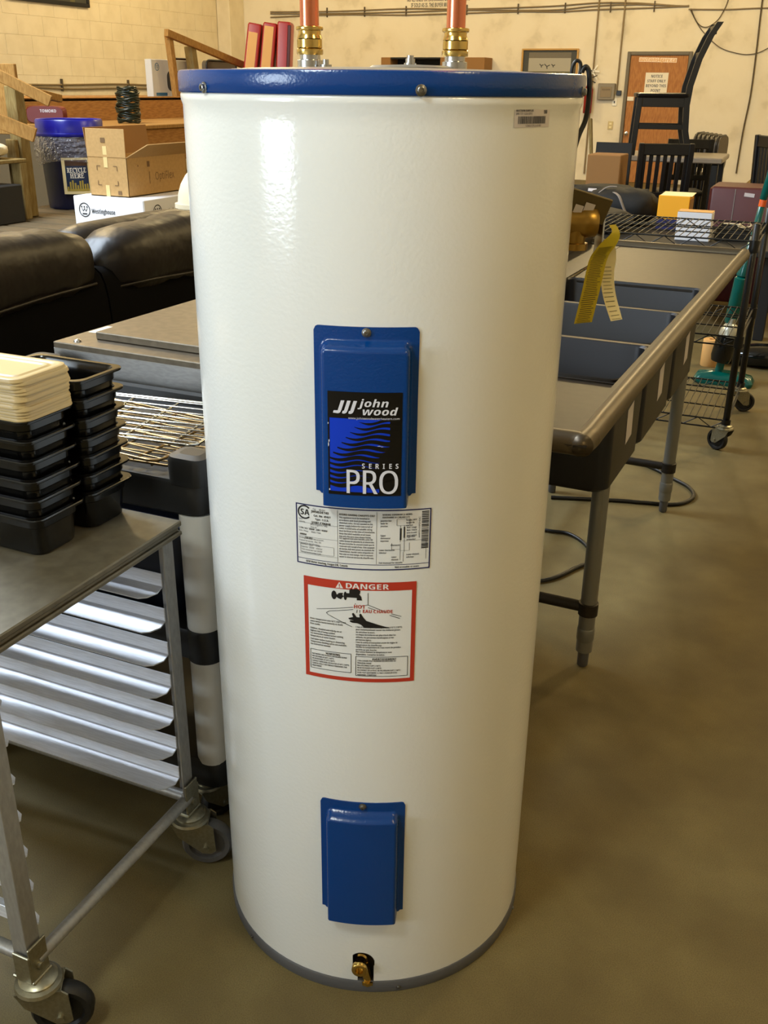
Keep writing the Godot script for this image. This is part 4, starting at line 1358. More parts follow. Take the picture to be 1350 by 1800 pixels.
func pan_cart() -> void:
	var t := thing("pan_rack_cart", "low aluminium pan rack cart with slanted tray slides and a flat worktop", "cart", Vector3(-1.215, 0, -0.97))
	# local: x east, z south
	var ex := 0.315
	var nz := -0.2
	var sz := 0.2
	var st: SurfaceTool
	for q in [[ex, nz], [ex, sz], [-ex, nz], [-ex, sz]]:
		st = mb()
		# angle-section upright: two legs of an L
		var sx := signf(q[0])
		var s2 := signf(q[1])
		bx(st, Vector3(q[0] - 0.002, 0.135, q[1] - 0.014), Vector3(q[0] + 0.002, 0.69, q[1] + 0.014), 0.001)
		bx(st, Vector3(q[0] - 0.026 * (1 if sx > 0 else -1), 0.135, q[1] + s2 * 0.010), Vector3(q[0], 0.69, q[1] + s2 * 0.014), 0.001)
		bx(st, Vector3(q[0] - 0.008, 0.135, q[1] - 0.011), Vector3(q[0] + 0.0005, 0.16, q[1] + 0.011), 0.001)
		obj("upright", st, M["dull aluminium"], t)
	st = mb()
	bx(st, Vector3(-0.34, 0.692, -0.222), Vector3(0.332, 0.702, 0.24), 0.002)
	bx(st, Vector3(-0.336, 0.684, -0.218), Vector3(0.328, 0.692, 0.236), 0.002)
	bx(st, Vector3(-0.34, 0.676, -0.222), Vector3(0.332, 0.684, 0.24), 0.002)
	obj("worktop", st, M["worktop metal"] if M.has("worktop metal") else worktop(), t)
	# slides: upright flange on the outside, ledge inwards, its outer corner cut away
	for side in [-1.0, 1.0]:
		for k in 7:
			var y := 0.198 + k * 0.0652
			st = mb()
			var z: float = (0.19) * side
			var e: float = ex - 0.008
			bx(st, Vector3(-e, y, z - 0.0012), Vector3(e, y + 0.024, z + 0.0012), 0.0008)
			var inn: float = -side
			var poly := PackedVector2Array([Vector2(-e, 0), Vector2(e, 0), Vector2(e, 0.016), Vector2(e - 0.012, 0.03), Vector2(e - 0.026, 0.036), Vector2(-e + 0.026, 0.036), Vector2(-e + 0.012, 0.03), Vector2(-e, 0.016)])
			var xf := Transform3D(Basis(Vector3.RIGHT, Vector3(0, -0.32, inn).normalized(), Vector3.RIGHT.cross(Vector3(0, -0.32, inn).normalized())), Vector3(0, y, z))
			prism(st, poly, -0.0012, 0.0012, xf)
			obj("tray_slide", st, M["aluminium"], t)
	# bottom rails: round tube between the uprights
	for q in [[Vector3(ex, 0.148, sz), Vector3(ex, 0.148, nz)], [Vector3(-ex, 0.148, sz), Vector3(-ex, 0.148, nz)], [Vector3(-ex, 0.148, sz), Vector3(ex, 0.148, sz)], [Vector3(-ex, 0.148, nz), Vector3(ex, 0.148, nz)]]:
		st = mb()
		cyl(st, q[0], q[1], 0.0105, 16)
		obj("rail", st, M["dull aluminium"], t)
	for q in [[ex, nz, 0.45], [ex, sz, 0.55], [-ex, nz, 0.9], [-ex, sz, 0.3]]:
		st = mb()
		# folded caster bracket up the outside of the upright
		var b: Array = q
		bx(st, Vector3(b[0] - 0.03 * signf(b[0]), 0.118, b[1] - 0.02), Vector3(b[0] + 0.012 * signf(b[0]), 0.124, b[1] + 0.02), 0.0015)
		bx(st, Vector3(b[0] + 0.005 * signf(b[0]), 0.12, b[1] - 0.018), Vector3(b[0] + 0.009 * signf(b[0]), 0.185, b[1] + 0.018), 0.0015)
		bx(st, Vector3(b[0] - 0.022 * signf(b[0]), 0.12, b[1] + 0.017 * signf(b[1])), Vector3(b[0] + 0.009 * signf(b[0]), 0.172, b[1] + 0.021 * signf(b[1])), 0.0015)
		cyl(st, Vector3(b[0] + 0.008 * signf(b[0]), 0.142, b[1]), Vector3(b[0] + 0.014 * signf(b[0]), 0.142, b[1]), 0.007, 10)
		obj("caster_bracket", st, M["caster zinc"], t)
		caster(t, Vector3(b[0], 0, b[1]), b[2], 0.047, 0.12, M["grey wheel"] if b[1] < 0 else M["rubber"], M["caster zinc"], 0.03)

func worktop() -> Material:
	var m := mat("worktop metal", Color(0.4, 0.37, 0.3), 0.5, 0.4)
	grain(m, noise_tex(0.02, [[0.1, Color(0.88, 0.87, 0.85)], [0.85, Color(1, 1, 1)]], 512, FastNoiseLite.TYPE_SIMPLEX, 5, 18), Vector3(2.5, 2.5, 2.5))
	return m

func pan_shape() -> ArrayMesh:
	var st := mb()
	var o := []
	var w := 0.164
	var d := 0.096
	o.append(rrect(w - 0.02, d - 0.02, 0.018, 0.0, 5))
	o.append(rrect(w - 0.013, d - 0.013, 0.02, 0.003, 5))
	o.append(rrect(w - 0.004, d - 0.004, 0.021, 0.046, 5))
	o.append(rrect(w, d, 0.022, 0.048, 5))
	o.append(rrect(w + 0.001, d + 0.001, 0.022, 0.0605, 5))
	o.append(rrect(w + 0.013, d + 0.013, 0.016, 0.0605, 5))
	o.append(rrect(w + 0.0145, d + 0.0145, 0.017, 0.062, 5))
	o.append(rrect(w + 0.0145, d + 0.0145, 0.017, 0.0638, 5))
	o.append(rrect(w + 0.012, d + 0.012, 0.016, 0.065, 5))
	o.append(rrect(w - 0.001, d - 0.001, 0.022, 0.065, 5))
	o.append(rrect(w - 0.005, d - 0.005, 0.021, 0.062, 5))
	o.append(rrect(w - 0.009, d - 0.009, 0.02, 0.044, 5))
	o.append(rrect(w - 0.019, d - 0.019, 0.018, 0.004, 5))
	o.append(rrect(w - 0.026, d - 0.026, 0.016, 0.003, 5))
	loft(st, o, true, Transform3D(), 0.75)
	return st.commit()

func lid_shape() -> ArrayMesh:
	var st := mb()
	var o := []
	var w := 0.178
	var d := 0.11
	o.append(rrect(w - 0.01, d - 0.01, 0.014, 0.0, 5))
	o.append(rrect(w, d, 0.018, -0.0035, 5))
	o.append(rrect(w + 0.001, d + 0.001, 0.018, -0.002, 5))
	o.append(rrect(w - 0.002, d - 0.002, 0.017, 0.0024, 5))
	o.append(rrect(w - 0.006, d - 0.006, 0.016, 0.0032, 5))
	o.append(rrect(w - 0.022, d - 0.022, 0.014, 0.0032, 5))
	o.append(rrect(w - 0.026, d - 0.026, 0.014, 0.0016, 5))
	o.append(rrect(w - 0.032, d - 0.032, 0.013, 0.0016, 5))
	o.append(rrect(w - 0.036, d - 0.036, 0.012, 0.0032, 5))
	o.append(rrect(w - 0.042, d - 0.042, 0.012, 0.0032, 5))
	o.append(rrect(w - 0.05, d - 0.05, 0.01, 0.0012, 5))
	loft(st, o, true, Transform3D(), 0.75)
	return st.commit()

func pans_and_lids() -> void:
	var ord := ["lowest", "second from bottom", "third from bottom", "fourth from bottom", "fifth from bottom", "sixth from bottom", "topmost", "eighth"]
	var pm := pan_shape()
	for s in 2:
		var n: int = 6 if s == 0 else 7
		for k in n:
			var o := MeshInstance3D.new()
			o.mesh = pm
			o.material_override = M["black plastic"]
			o.name = numbered("food_pan")
			add_child(o, true)
			var jit := 0.0015
			o.position = (Vector3(-1.065, 0.702, -1.03) if s == 0 else Vector3(-1.06, 0.702, -1.143)) + Vector3(rng.randf_range(-jit, jit), k * 0.0302, rng.randf_range(-jit, jit))
			o.rotation.y = rng.randf_range(-0.012, 0.012)
			var which: String = ord[k] if k < n - 1 else "topmost"
			if s == 0: tag(o, "black plastic food pan, %s of the front stack under pale lids" % which, "food pan", "black pans nested in the front stack")
			else: tag(o, "black plastic food pan, %s of the open rear stack beside the wire racks" % which, "food pan", "black pans nested in the rear stack")
	var lm := lid_shape()
	for k in 13:
		var o := MeshInstance3D.new()
		o.mesh = lm
		o.material_override = M["lid plastic"]
		o.name = numbered("lid_tray")
		add_child(o, true)
		o.position = Vector3(-1.065 + rng.randf_range(-0.002, 0.002), 0.702 + 5 * 0.0302 + 0.0685 + k * 0.0046, -1.03 + rng.randf_range(-0.002, 0.002))
		o.rotation.y = rng.randf_range(-0.02, 0.02)
		var w: String = ["lowest", "second from bottom", "third from bottom", "fourth from bottom", "fifth from bottom", "sixth from bottom", "middle one", "sixth from top", "fifth from top", "fourth from top", "third from top", "second from top", "topmost"][k]
		tag(o, "translucent cream pan lid, %s in the stack of lids" % w, "lid", "pale lids stacked on the front pans")

func utility_cart() -> void:
	var t := thing("utility_cart", "black plastic utility cart with thick grey posts behind the pan rack", "cart", Vector3(-1.25, 0, -1.475))
	var w := 0.74
	var d := 0.45
	var st: SurfaceTool
	for y in [0.675, 0.385, 0.1]:
		st = mb()
		var o := []
		o.append(rrect(w - 0.02, d - 0.02, 0.03, y, 5))
		o.append(rrect(w, d, 0.035, y + 0.008, 5))
		o.append(rrect(w, d, 0.035, y + 0.06, 5))
		o.append(rrect(w - 0.006, d - 0.006, 0.033, y + 0.066, 5))
		o.append(rrect(w - 0.05, d - 0.05, 0.02, y + 0.066, 5))
		o.append(rrect(w - 0.056, d - 0.056, 0.018, y + 0.045, 5))
		loft(st, o, true, Transform3D(), 0.7)
		obj("shelf", st, M["matt black plastic"], t)
	for q in [[1, 1], [1, -1], [-1, 1], [-1, -1]]:
		var c := Vector3(q[0] * (w / 2 - 0.035), 0, q[1] * (d / 2 - 0.03))
		st = mb()
		cyl(st, c + Vector3(0, 0.45, 0), c + Vector3(0, 0.678, 0), 0.031, 28)
		cyl(st, c + Vector3(0, 0.16, 0), c + Vector3(0, 0.39, 0), 0.031, 28)
		obj("post", st, M["grey plastic pole"], t)
		st = mb()
		lathe(st, [Vector2(0, 0.386), Vector2(0.033, 0.386), Vector2(0.0345, 0.39), Vector2(0.0345, 0.448), Vector2(0.033, 0.452), Vector2(0, 0.452)], 28, X(c))
		obj("collar", st, M["matt black plastic"], t)
		st = mb()
		loft(st, [rrect(0.075, 0.065, 0.02, 0.735, 4, Vector2(c.x, c.z)), rrect(0.076, 0.066, 0.02, 0.775, 4, Vector2(c.x, c.z)), rrect(0.07, 0.06, 0.018, 0.783, 4, Vector2(c.x, c.z)), rrect(0.04, 0.03, 0.01, 0.786, 4, Vector2(c.x, c.z))])
		obj("corner_cap", st, M["matt black plastic"], t)
		caster(t, Vector3(c.x - q[0] * 0.02, 0, c.z), 1.2, 0.04, 0.105, M["rubber"], M["caster zinc"], 0.026)
	# tote on its middle shelf
	var b := thing("storage_tote", "navy plastic tote with a pale blue rim on the cart's middle shelf", "tote", Vector3(-1.24, 0.432, -1.47))
	st = mb()
	loft(st, [rrect(0.5, 0.28, 0.03, 0.0, 4), rrect(0.58, 0.34, 0.03, 0.205, 4), rrect(0.57, 0.33, 0.03, 0.205, 4), rrect(0.49, 0.27, 0.03, 0.005, 4)])
	obj("tub", st, M["navy plastic"], b)
	st = mb()
	loft(st, [rrect(0.585, 0.345, 0.03, 0.195, 4), rrect(0.605, 0.365, 0.032, 0.2, 4), rrect(0.605, 0.365, 0.032, 0.218, 4), rrect(0.575, 0.335, 0.03, 0.222, 4)])
	obj("lid", st, M["blue grey plastic"], b)
	# chromed wire racks lying on top, corner cut
	var spots := [[Vector3(-1.17, 0.745, -1.4), 0.06, "lowest of three, lying on the black cart", M["wire brass"]], [Vector3(-1.17, 0.762, -1.4), -0.1, "middle one of three on the black cart", M["wire brass"]], [Vector3(-1.15, 0.78, -1.41), 0.12, "topmost of three, skewed over the others on the cart", M["chrome"]]]
	for s in spots:
		var r := thing("wire_rack", "chromed wire cooling rack, " + s[2], "wire rack", s[0], s[1], "wire racks on the black cart")
		st = mb()
		var hw := 0.2
		var hd := 0.115
		var fr := PackedVector3Array()
		for p in rpoly(hw * 2, hd * 2, 0.02, 4): fr.append(Vector3(p.x, 0, p.y))
		tube(st, fr, 0.0026, 6, true)
		wire(st, Vector3(-hw, -0.004, 0), Vector3(hw, -0.004, 0), 0.0024)
		for k in 4:
			var x := lerpf(-hw, hw, (k + 0.5) / 4)
			wire(st, Vector3(x, -0.0035, -hd), Vector3(x, -0.0035, hd), 0.0022)
		obj("frame", st, s[3], r)
		st = mb()
		for k in 8:
			var z := lerpf(-hd, hd, (k + 0.5) / 8)
			wire(st, Vector3(-hw, 0.0015, z), Vector3(hw, 0.0015, z), 0.0016)
		obj("wires", st, s[3], r).set_meta("kind", "stuff")

func steel_table() -> void:
	var t := thing("steel_cabinet", "low stainless steel table with a raised hinged panel beside the dark sofa", "table", Vector3(-1.61, 0, -1.735), -0.03)
	# local origin at the south west corner; x east, -z north
	var L := 0.66
	var D := 0.62
	var st := mb()
	bx(st, Vector3(0, 0.785, -D), Vector3(L, 0.8, 0), 0.002)
	obj("tabletop", st, M["worn stainless"], t)
	st = mb()
	bx(st, Vector3(0, 0.7, -0.012), Vector3(L, 0.786, 0.0), 0.001)
	obj("apron", st, M["stainless"], t)
	st = mb()
	bx(st, Vector3(0, 0.71, -D), Vector3(0.012, 0.786, -0.012), 0.001)
	bx(st, Vector3(L - 0.012, 0.71, -D), Vector3(L, 0.786, -0.012), 0.001)
	bx(st, Vector3(0.012, 0.71, -D), Vector3(L - 0.012, 0.786, -D + 0.012), 0.001)
	obj("side_panel", st, M["stainless"], t)
	st = mb()
	bx(st, Vector3(0.075, 0.8, -0.5), Vector3(L - 0.03, 0.818, -0.062), 0.002)
	obj("raised_panel", st, M["worn stainless"], t)
	st = mb()
	bx(st, Vector3(0.0, 0.718, 0.0), Vector3(L, 0.722, 0.003), 0.001)
	obj("lower_edge", st, M["stainless"], t)
	for q in [[0.03, -0.04], [L - 0.03, -0.04], [0.03, -D + 0.04], [L - 0.03, -D + 0.04]]:
		st = mb()
		cyl(st, Vector3(q[0], 0.0, q[1]), Vector3(q[0], 0.715, q[1]), 0.02, 16)
		obj("leg", st, M["stainless"], t)
	for q in [[0.052, -0.025], [0.052, -0.43]]:
		st = mb()
		lathe(st, [Vector2(0, 0.8), Vector2(0.009, 0.8), Vector2(0.008, 0.804), Vector2(0.004, 0.806), Vector2(0, 0.8065)], 12, X(Vector3(q[0], 0, q[1])))
		obj("bolt", st, M["zinc"], t)
	st = mb()
	cbox(st, X(Vector3(0.02, 0.8004, -0.145)), Vector3(0.022, 0.0006, 0.07), 0.0)
	obj("sticker", st, M["paper sheet"], t)

func sofa() -> void:
	var t := thing("leather_sofa", "dark brown leather sofa seen from behind with two plump back cushions", "sofa", Vector3(-2.06, 0, -2.5))
	# local: back faces east (+x), length along z
	var st := mb()
	loft(st, [sring(-0.12, 0.42, 0.12, 0.4, -0.95, 5), sring(-0.12, 0.42, 0.12, 0.4, -0.004, 5)])
	loft(st, [sring(-0.12, 0.42, 0.12, 0.4, 0.004, 5), sring(-0.12, 0.42, 0.12, 0.4, 1.2, 5)])
	obj("back_panel", st, M["sofa cloth"], t)
	st = mb()
	loft(st, [sring(-0.55, 0.26, 0.42, 0.2, -1.15, 5), sring(-0.55, 0.26, 0.42, 0.2, 1.2, 5)])
	obj("seat_base", st, M["leather"], t)
	for q in [[-0.98, -0.03], [0.0, 1.15]]:
		st = mb()
		var rings := []
		var z0: float = q[0]
		var z1: float = q[1]
		var n := 22
		for k in n + 1:
			var f := float(k) / n
			var e := 1.0 - pow(absf(2.0 * f - 1.0), 5.0)
			var sc := 0.36 + 0.64 * pow(maxf(e, 0.0), 0.5)
			var fold := 0.006 * sin(f * 61.0) * (1.0 - e * 0.6) + 0.004 * sin(f * 17.0)
			var top := 0.012 * sin(f * PI)
			rings.append(sring(-0.1, (0.84 if z0 > -0.5 else 0.806) + top * 0.4, 0.118 * sc + fold, (0.105 + top) * sc + fold, lerpf(z0, z1, f), 2.7, 30))
		loft(st, rings, true, Transform3D(), 0.3)
		# front pad of the cushion on the seat side
		var pads := []
		for k in 13:
			var f := float(k) / 12
			var e := 1.0 - pow(absf(2.0 * f - 1.0), 6.0)
			var sc := 0.5 + 0.5 * pow(maxf(e, 0.0), 0.5)
			pads.append(sring(-0.3, 0.68, 0.11 * sc, 0.23 * sc, lerpf(z0 + 0.03, z1 - 0.03, f), 2.8, 24))
		loft(st, pads, true, Transform3D(), 0.3)
		var cu := obj("back_cushion", st, M["leather"], t)
		st = mb()
		var seam := []
		for k in 12:
			var f := float(k) / 11
			seam.append(Vector3(0.0135 - 0.03 * pow(absf(2 * f - 1), 6), (0.775 if z0 > -0.5 else 0.745) + 0.006 * sin(f * 9.0), lerpf(z0 + 0.04, z1 - 0.04, f)))
		tube(st, curve(seam, 3), 0.005, 8)
		obj("piping", st, M["leather"], cu)
	for z in [-1.08, 1.27]:
		st = mb()
		loft(st, [sring(-0.9, 0.32, 0.06, 0.2, 0, 3), sring(-0.9, 0.34, 0.12, 0.28, 0.03, 3), sring(-0.9, 0.34, 0.12, 0.28, 0.2, 3), sring(-0.9, 0.32, 0.06, 0.2, 0.23, 3)], true, Transform3D(Basis(Vector3(0, 0, 1), Vector3.UP, Vector3(-1, 0, 0)), Vector3(0, 0, 0)))
		st = mb()
		loft(st, [sring(z, 0.34, 0.11, 0.29, 0.02, 3), sring(z, 0.35, 0.13, 0.31, 0.06, 3), sring(z, 0.34, 0.13, 0.3, 0.85, 3), sring(z, 0.32, 0.1, 0.25, 0.92, 3)], true, Transform3D(Basis(Vector3(0, 0, 1), Vector3.UP, Vector3(-1, 0, 0)), Vector3.ZERO))
		obj("arm", st, M["leather"], t)
	for q in [[-0.08, -1.1], [-0.08, 1.28], [-0.85, -1.1], [-0.85, 1.28]]:
		st = mb()
		bx(st, Vector3(q[0] - 0.03, 0, q[1] - 0.03), Vector3(q[0] + 0.03, 0.07, q[1] + 0.03), 0.004)
		obj("foot", st, M["rubber"], t)

func sink() -> void:
	var t := thing("compartment_sink", "long stainless three compartment sink with drainboards and rolled rim", "sink", Vector3(-0.301, 0, -1.548), -deg_to_rad(1.19))
	# local: x from 0 (east rim) to -W, z from 0 (south) to -L
	var L := 2.37
	var W := 0.6
	var H := 0.82
	var bowls := [[-0.44, -0.765], [-0.785, -1.175], [-1.195, -1.575]]
	var bxe := -0.055
	var bxw := -0.47
	var yb := 0.54
	var deck := H - 0.018
	var st := mb()
	# deck plates round the bowl openings
	var zs := [-0.012]
	for b in bowls:
		zs.append(b[0]); zs.append(b[1])
	zs.append(-L + 0.012)
	bx(st, Vector3(-W, deck - 0.004, -L), Vector3(bxw, deck, 0), 0)
	bx(st, Vector3(bxe, deck - 0.004, -L), Vector3(-0.01, deck, 0), 0)
	for k in range(0, zs.size(), 2):
		if k == 0 or k == zs.size() - 2:
			# drainboards dip a little towards the bowls
			var z0: float = zs[k]
			var z1: float = zs[k + 1]
			var n := 8
			for i in n:
				var f0 := float(i) / n
				var f1 := float(i + 1) / n
				var g0 := f0 if k == 0 else 1.0 - f0
				var g1 := f1 if k == 0 else 1.0 - f1
				var ya := deck - 0.012 * g0
				var yc := deck - 0.012 * g1
				quad(st, Vector3(bxw, ya, lerpf(z0, z1, f0)), Vector3(bxe, ya, lerpf(z0, z1, f0)), Vector3(bxe, yc, lerpf(z0, z1, f1)), Vector3(bxw, yc, lerpf(z0, z1, f1)), Vector3.UP)
				quad(st, Vector3(bxw, ya - 0.004, lerpf(z0, z1, f0)), Vector3(bxe, ya - 0.004, lerpf(z0, z1, f0)), Vector3(bxe, yc - 0.004, lerpf(z0, z1, f1)), Vector3(bxw, yc - 0.004, lerpf(z0, z1, f1)), Vector3.DOWN)
			var ze: float = zs[1] if k == 0 else zs[k]
			bx(st, Vector3(bxw, deck - 0.016, ze - 0.004), Vector3(bxe, deck - 0.008, ze + 0.004), 0.001)
		else:
			bx(st, Vector3(bxw, deck - 0.006, zs[k + 1]), Vector3(bxe, deck - 0.002, zs[k]), 0.001)
	obj("drainboard_deck", st, M["sink steel"], t)
	# bowls: outer box and inner tub with rounded corners
	for b in bowls:
		st = mb()
		var c := Vector2((bxe + bxw) / 2, (b[0] + b[1]) / 2)
		var w: float = bxe - bxw
		var d: float = b[0] - b[1]
		loft(st, [rrect(w - 0.02, d - 0.02, 0.03, yb, 5, c), rrect(w, d, 0.03, yb + 0.01, 5, c), rrect(w, d, 0.02, deck - 0.003, 5, c), rrect(w - 0.003, d - 0.003, 0.02, deck - 0.001, 5, c), rrect(w - 0.006, d - 0.006, 0.03, deck - 0.006, 5, c), rrect(w - 0.006, d - 0.006, 0.04, yb + 0.03, 5, c), rrect(w - 0.05, d - 0.05, 0.03, yb + 0.006, 5, c)], true, Transform3D(), 0.7)
		var o := obj("bowl", st, M["bowl steel"], t)
		st = mb()
		lathe(st, [Vector2(0, 0.008), Vector2(0.02, 0.008), Vector2(0.045, 0.012), Vector2(0.048, 0.011), Vector2(0.048, 0.007), Vector2(0, 0.004)], 20, X(Vector3(c.x, yb, c.y)))
		cyl(st, Vector3(c.x, yb - 0.06, c.y), Vector3(c.x, yb + 0.004, c.y), 0.025, 16)
		obj("drain", st, M["zinc"], o)
	# paper labels on the east sides of the bowls
	for b in bowls:
		st = mb()
		var zc: float = (b[0] + b[1]) / 2 - 0.02
		cbox(st, Transform3D(Basis.from_euler(Vector3(0.12, 0, 0)), Vector3(bxe + 0.0008, 0.655, zc)), Vector3(0.0008, 0.085, 0.06), 0.0)
		obj("sticker", st, M["sticker paper"], t)
	# rolled rim on the south, east and north, upstand inside it
	st = mb()
	var roll := 0.021
	var path := curve([Vector3(-W, H - roll, -roll), Vector3(-0.2, H - roll, -roll), Vector3(-roll - 0.02, H - roll, -roll), Vector3(-roll, H - roll, -roll - 0.02), Vector3(-roll, H - roll, -0.3), Vector3(-roll, H - roll, -L + 0.3), Vector3(-roll, H - roll, -L + roll + 0.02), Vector3(-roll - 0.02, H - roll, -L + roll), Vector3(-0.3, H - roll, -L + roll), Vector3(-W, H - roll, -L + roll)], 5)
	tube(st, path, roll, 16)
	obj("rolled_rim", st, M["rim steel"], t)
	st = mb()
	bx(st, Vector3(-W, deck - 0.004, -L), Vector3(-W + 0.012, H + 0.06, 0), 0.003)
	bx(st, Vector3(-W, deck - 0.03, -L + 0.004), Vector3(-0.02, H - 0.004, -L + 0.016), 0.003)
	obj("backsplash", st, M["sink steel"], t)
	# legs with gusset, bullet foot and cross braces
	for q in [[-0.1, -0.61], [-0.1, -1.71], [-W + 0.1, -0.61], [-W + 0.1, -1.71]]:
		st = mb()
		cyl(st, Vector3(q[0], 0.11, q[1]), Vector3(q[0], yb + (0.0 if q[1] > -1.6 else deck - yb - 0.03), q[1]), 0.0205, 20)
		lathe(st, [Vector2(0.0205, 0.075), Vector2(0.022, 0.08), Vector2(0.022, 0.108), Vector2(0.0205, 0.112)], 20, X(Vector3(q[0], 0, q[1])))
		cyl(st, Vector3(q[0], 0.045, q[1]), Vector3(q[0], 0.112, q[1]), 0.0205, 20)
		var leg := obj("leg", st, M["grey leg"] if M.has("grey leg") else mat("grey leg", Color(0.52, 0.52, 0.5), 0.4, 0.6), t)
		st = mb()
		lathe(st, [Vector2(0, 0), Vector2(0.011, 0), Vector2(0.014, 0.004), Vector2(0.0145, 0.046), Vector2(0, 0.046)], 16, X(Vector3(q[0], 0, q[1])))
		obj("bullet_foot", st, M["grey ring"], leg)
		st = mb()
		lathe(st, [Vector2(0.021, 0.148), Vector2(0.0245, 0.15), Vector2(0.0245, 0.182), Vector2(0.021, 0.184)], 20, X(Vector3(q[0], 0, q[1])))
		obj("brace_collar", st, M["sink steel"], leg)
	for z in [-0.61, -1.71]:
		st = mb()
		cyl(st, Vector3(-W + 0.1, 0.167, z), Vector3(-0.1, 0.167, z), 0.014, 14)
		obj("cross_brace", st, M["sink steel"], t)
	for x in [-W + 0.1]:
		st = mb()
		cyl(st, Vector3(x, 0.167, -1.71), Vector3(x, 0.167, -0.61), 0.014, 14)
		obj("cross_brace", st, M["sink steel"], t)
	# black cords lying under it
	st = mb()
	tube(st, curve([Vector3(-0.75, 0.007, -3.2), Vector3(-0.534, 0.007, -3.272), Vector3(-0.44, 0.007, -3.295), Vector3(-0.33, 0.007, -3.33), Vector3(-0.285, 0.007, -3.42), Vector3(-0.31, 0.007, -3.51), Vector3(-0.38, 0.007, -3.58), Vector3(-0.52, 0.007, -3.69), Vector3(-0.75, 0.007, -3.75)], 6), 0.007, 8)
	tag(obj("power_cord", st, M["black cable"]), "black cord looping out round the sink's far leg on the floor", "cord")
	st = mb()
	tube(st, curve([Vector3(-0.85, 0.007, -2.93), Vector3(-0.694, 0.007, -2.915), Vector3(-0.616, 0.007, -2.92), Vector3(-0.545, 0.007, -2.86), Vector3(-0.5, 0.007, -2.76), Vector3(-0.53, 0.007, -2.69), Vector3(-0.6, 0.007, -2.56), Vector3(-0.75, 0.007, -2.48)], 6), 0.006, 8)
	tag(obj("power_cord", st, M["black cable"]), "black cord curving on the floor beside the water heater, under the sink", "cord")

func carton(called: String, label: String, lo: Vector3, hi: Vector3, m: Material, cat := "box") -> Node3D:
	var t := thing(called, label, cat, Vector3((lo.x + hi.x) / 2, lo.y, (lo.z + hi.z) / 2))
	var st := mb()
	var s := hi - lo
	cbox(st, X(Vector3(0, s.y / 2, 0)), s, 0.006)
	obj("body", st, m, t)
	return t

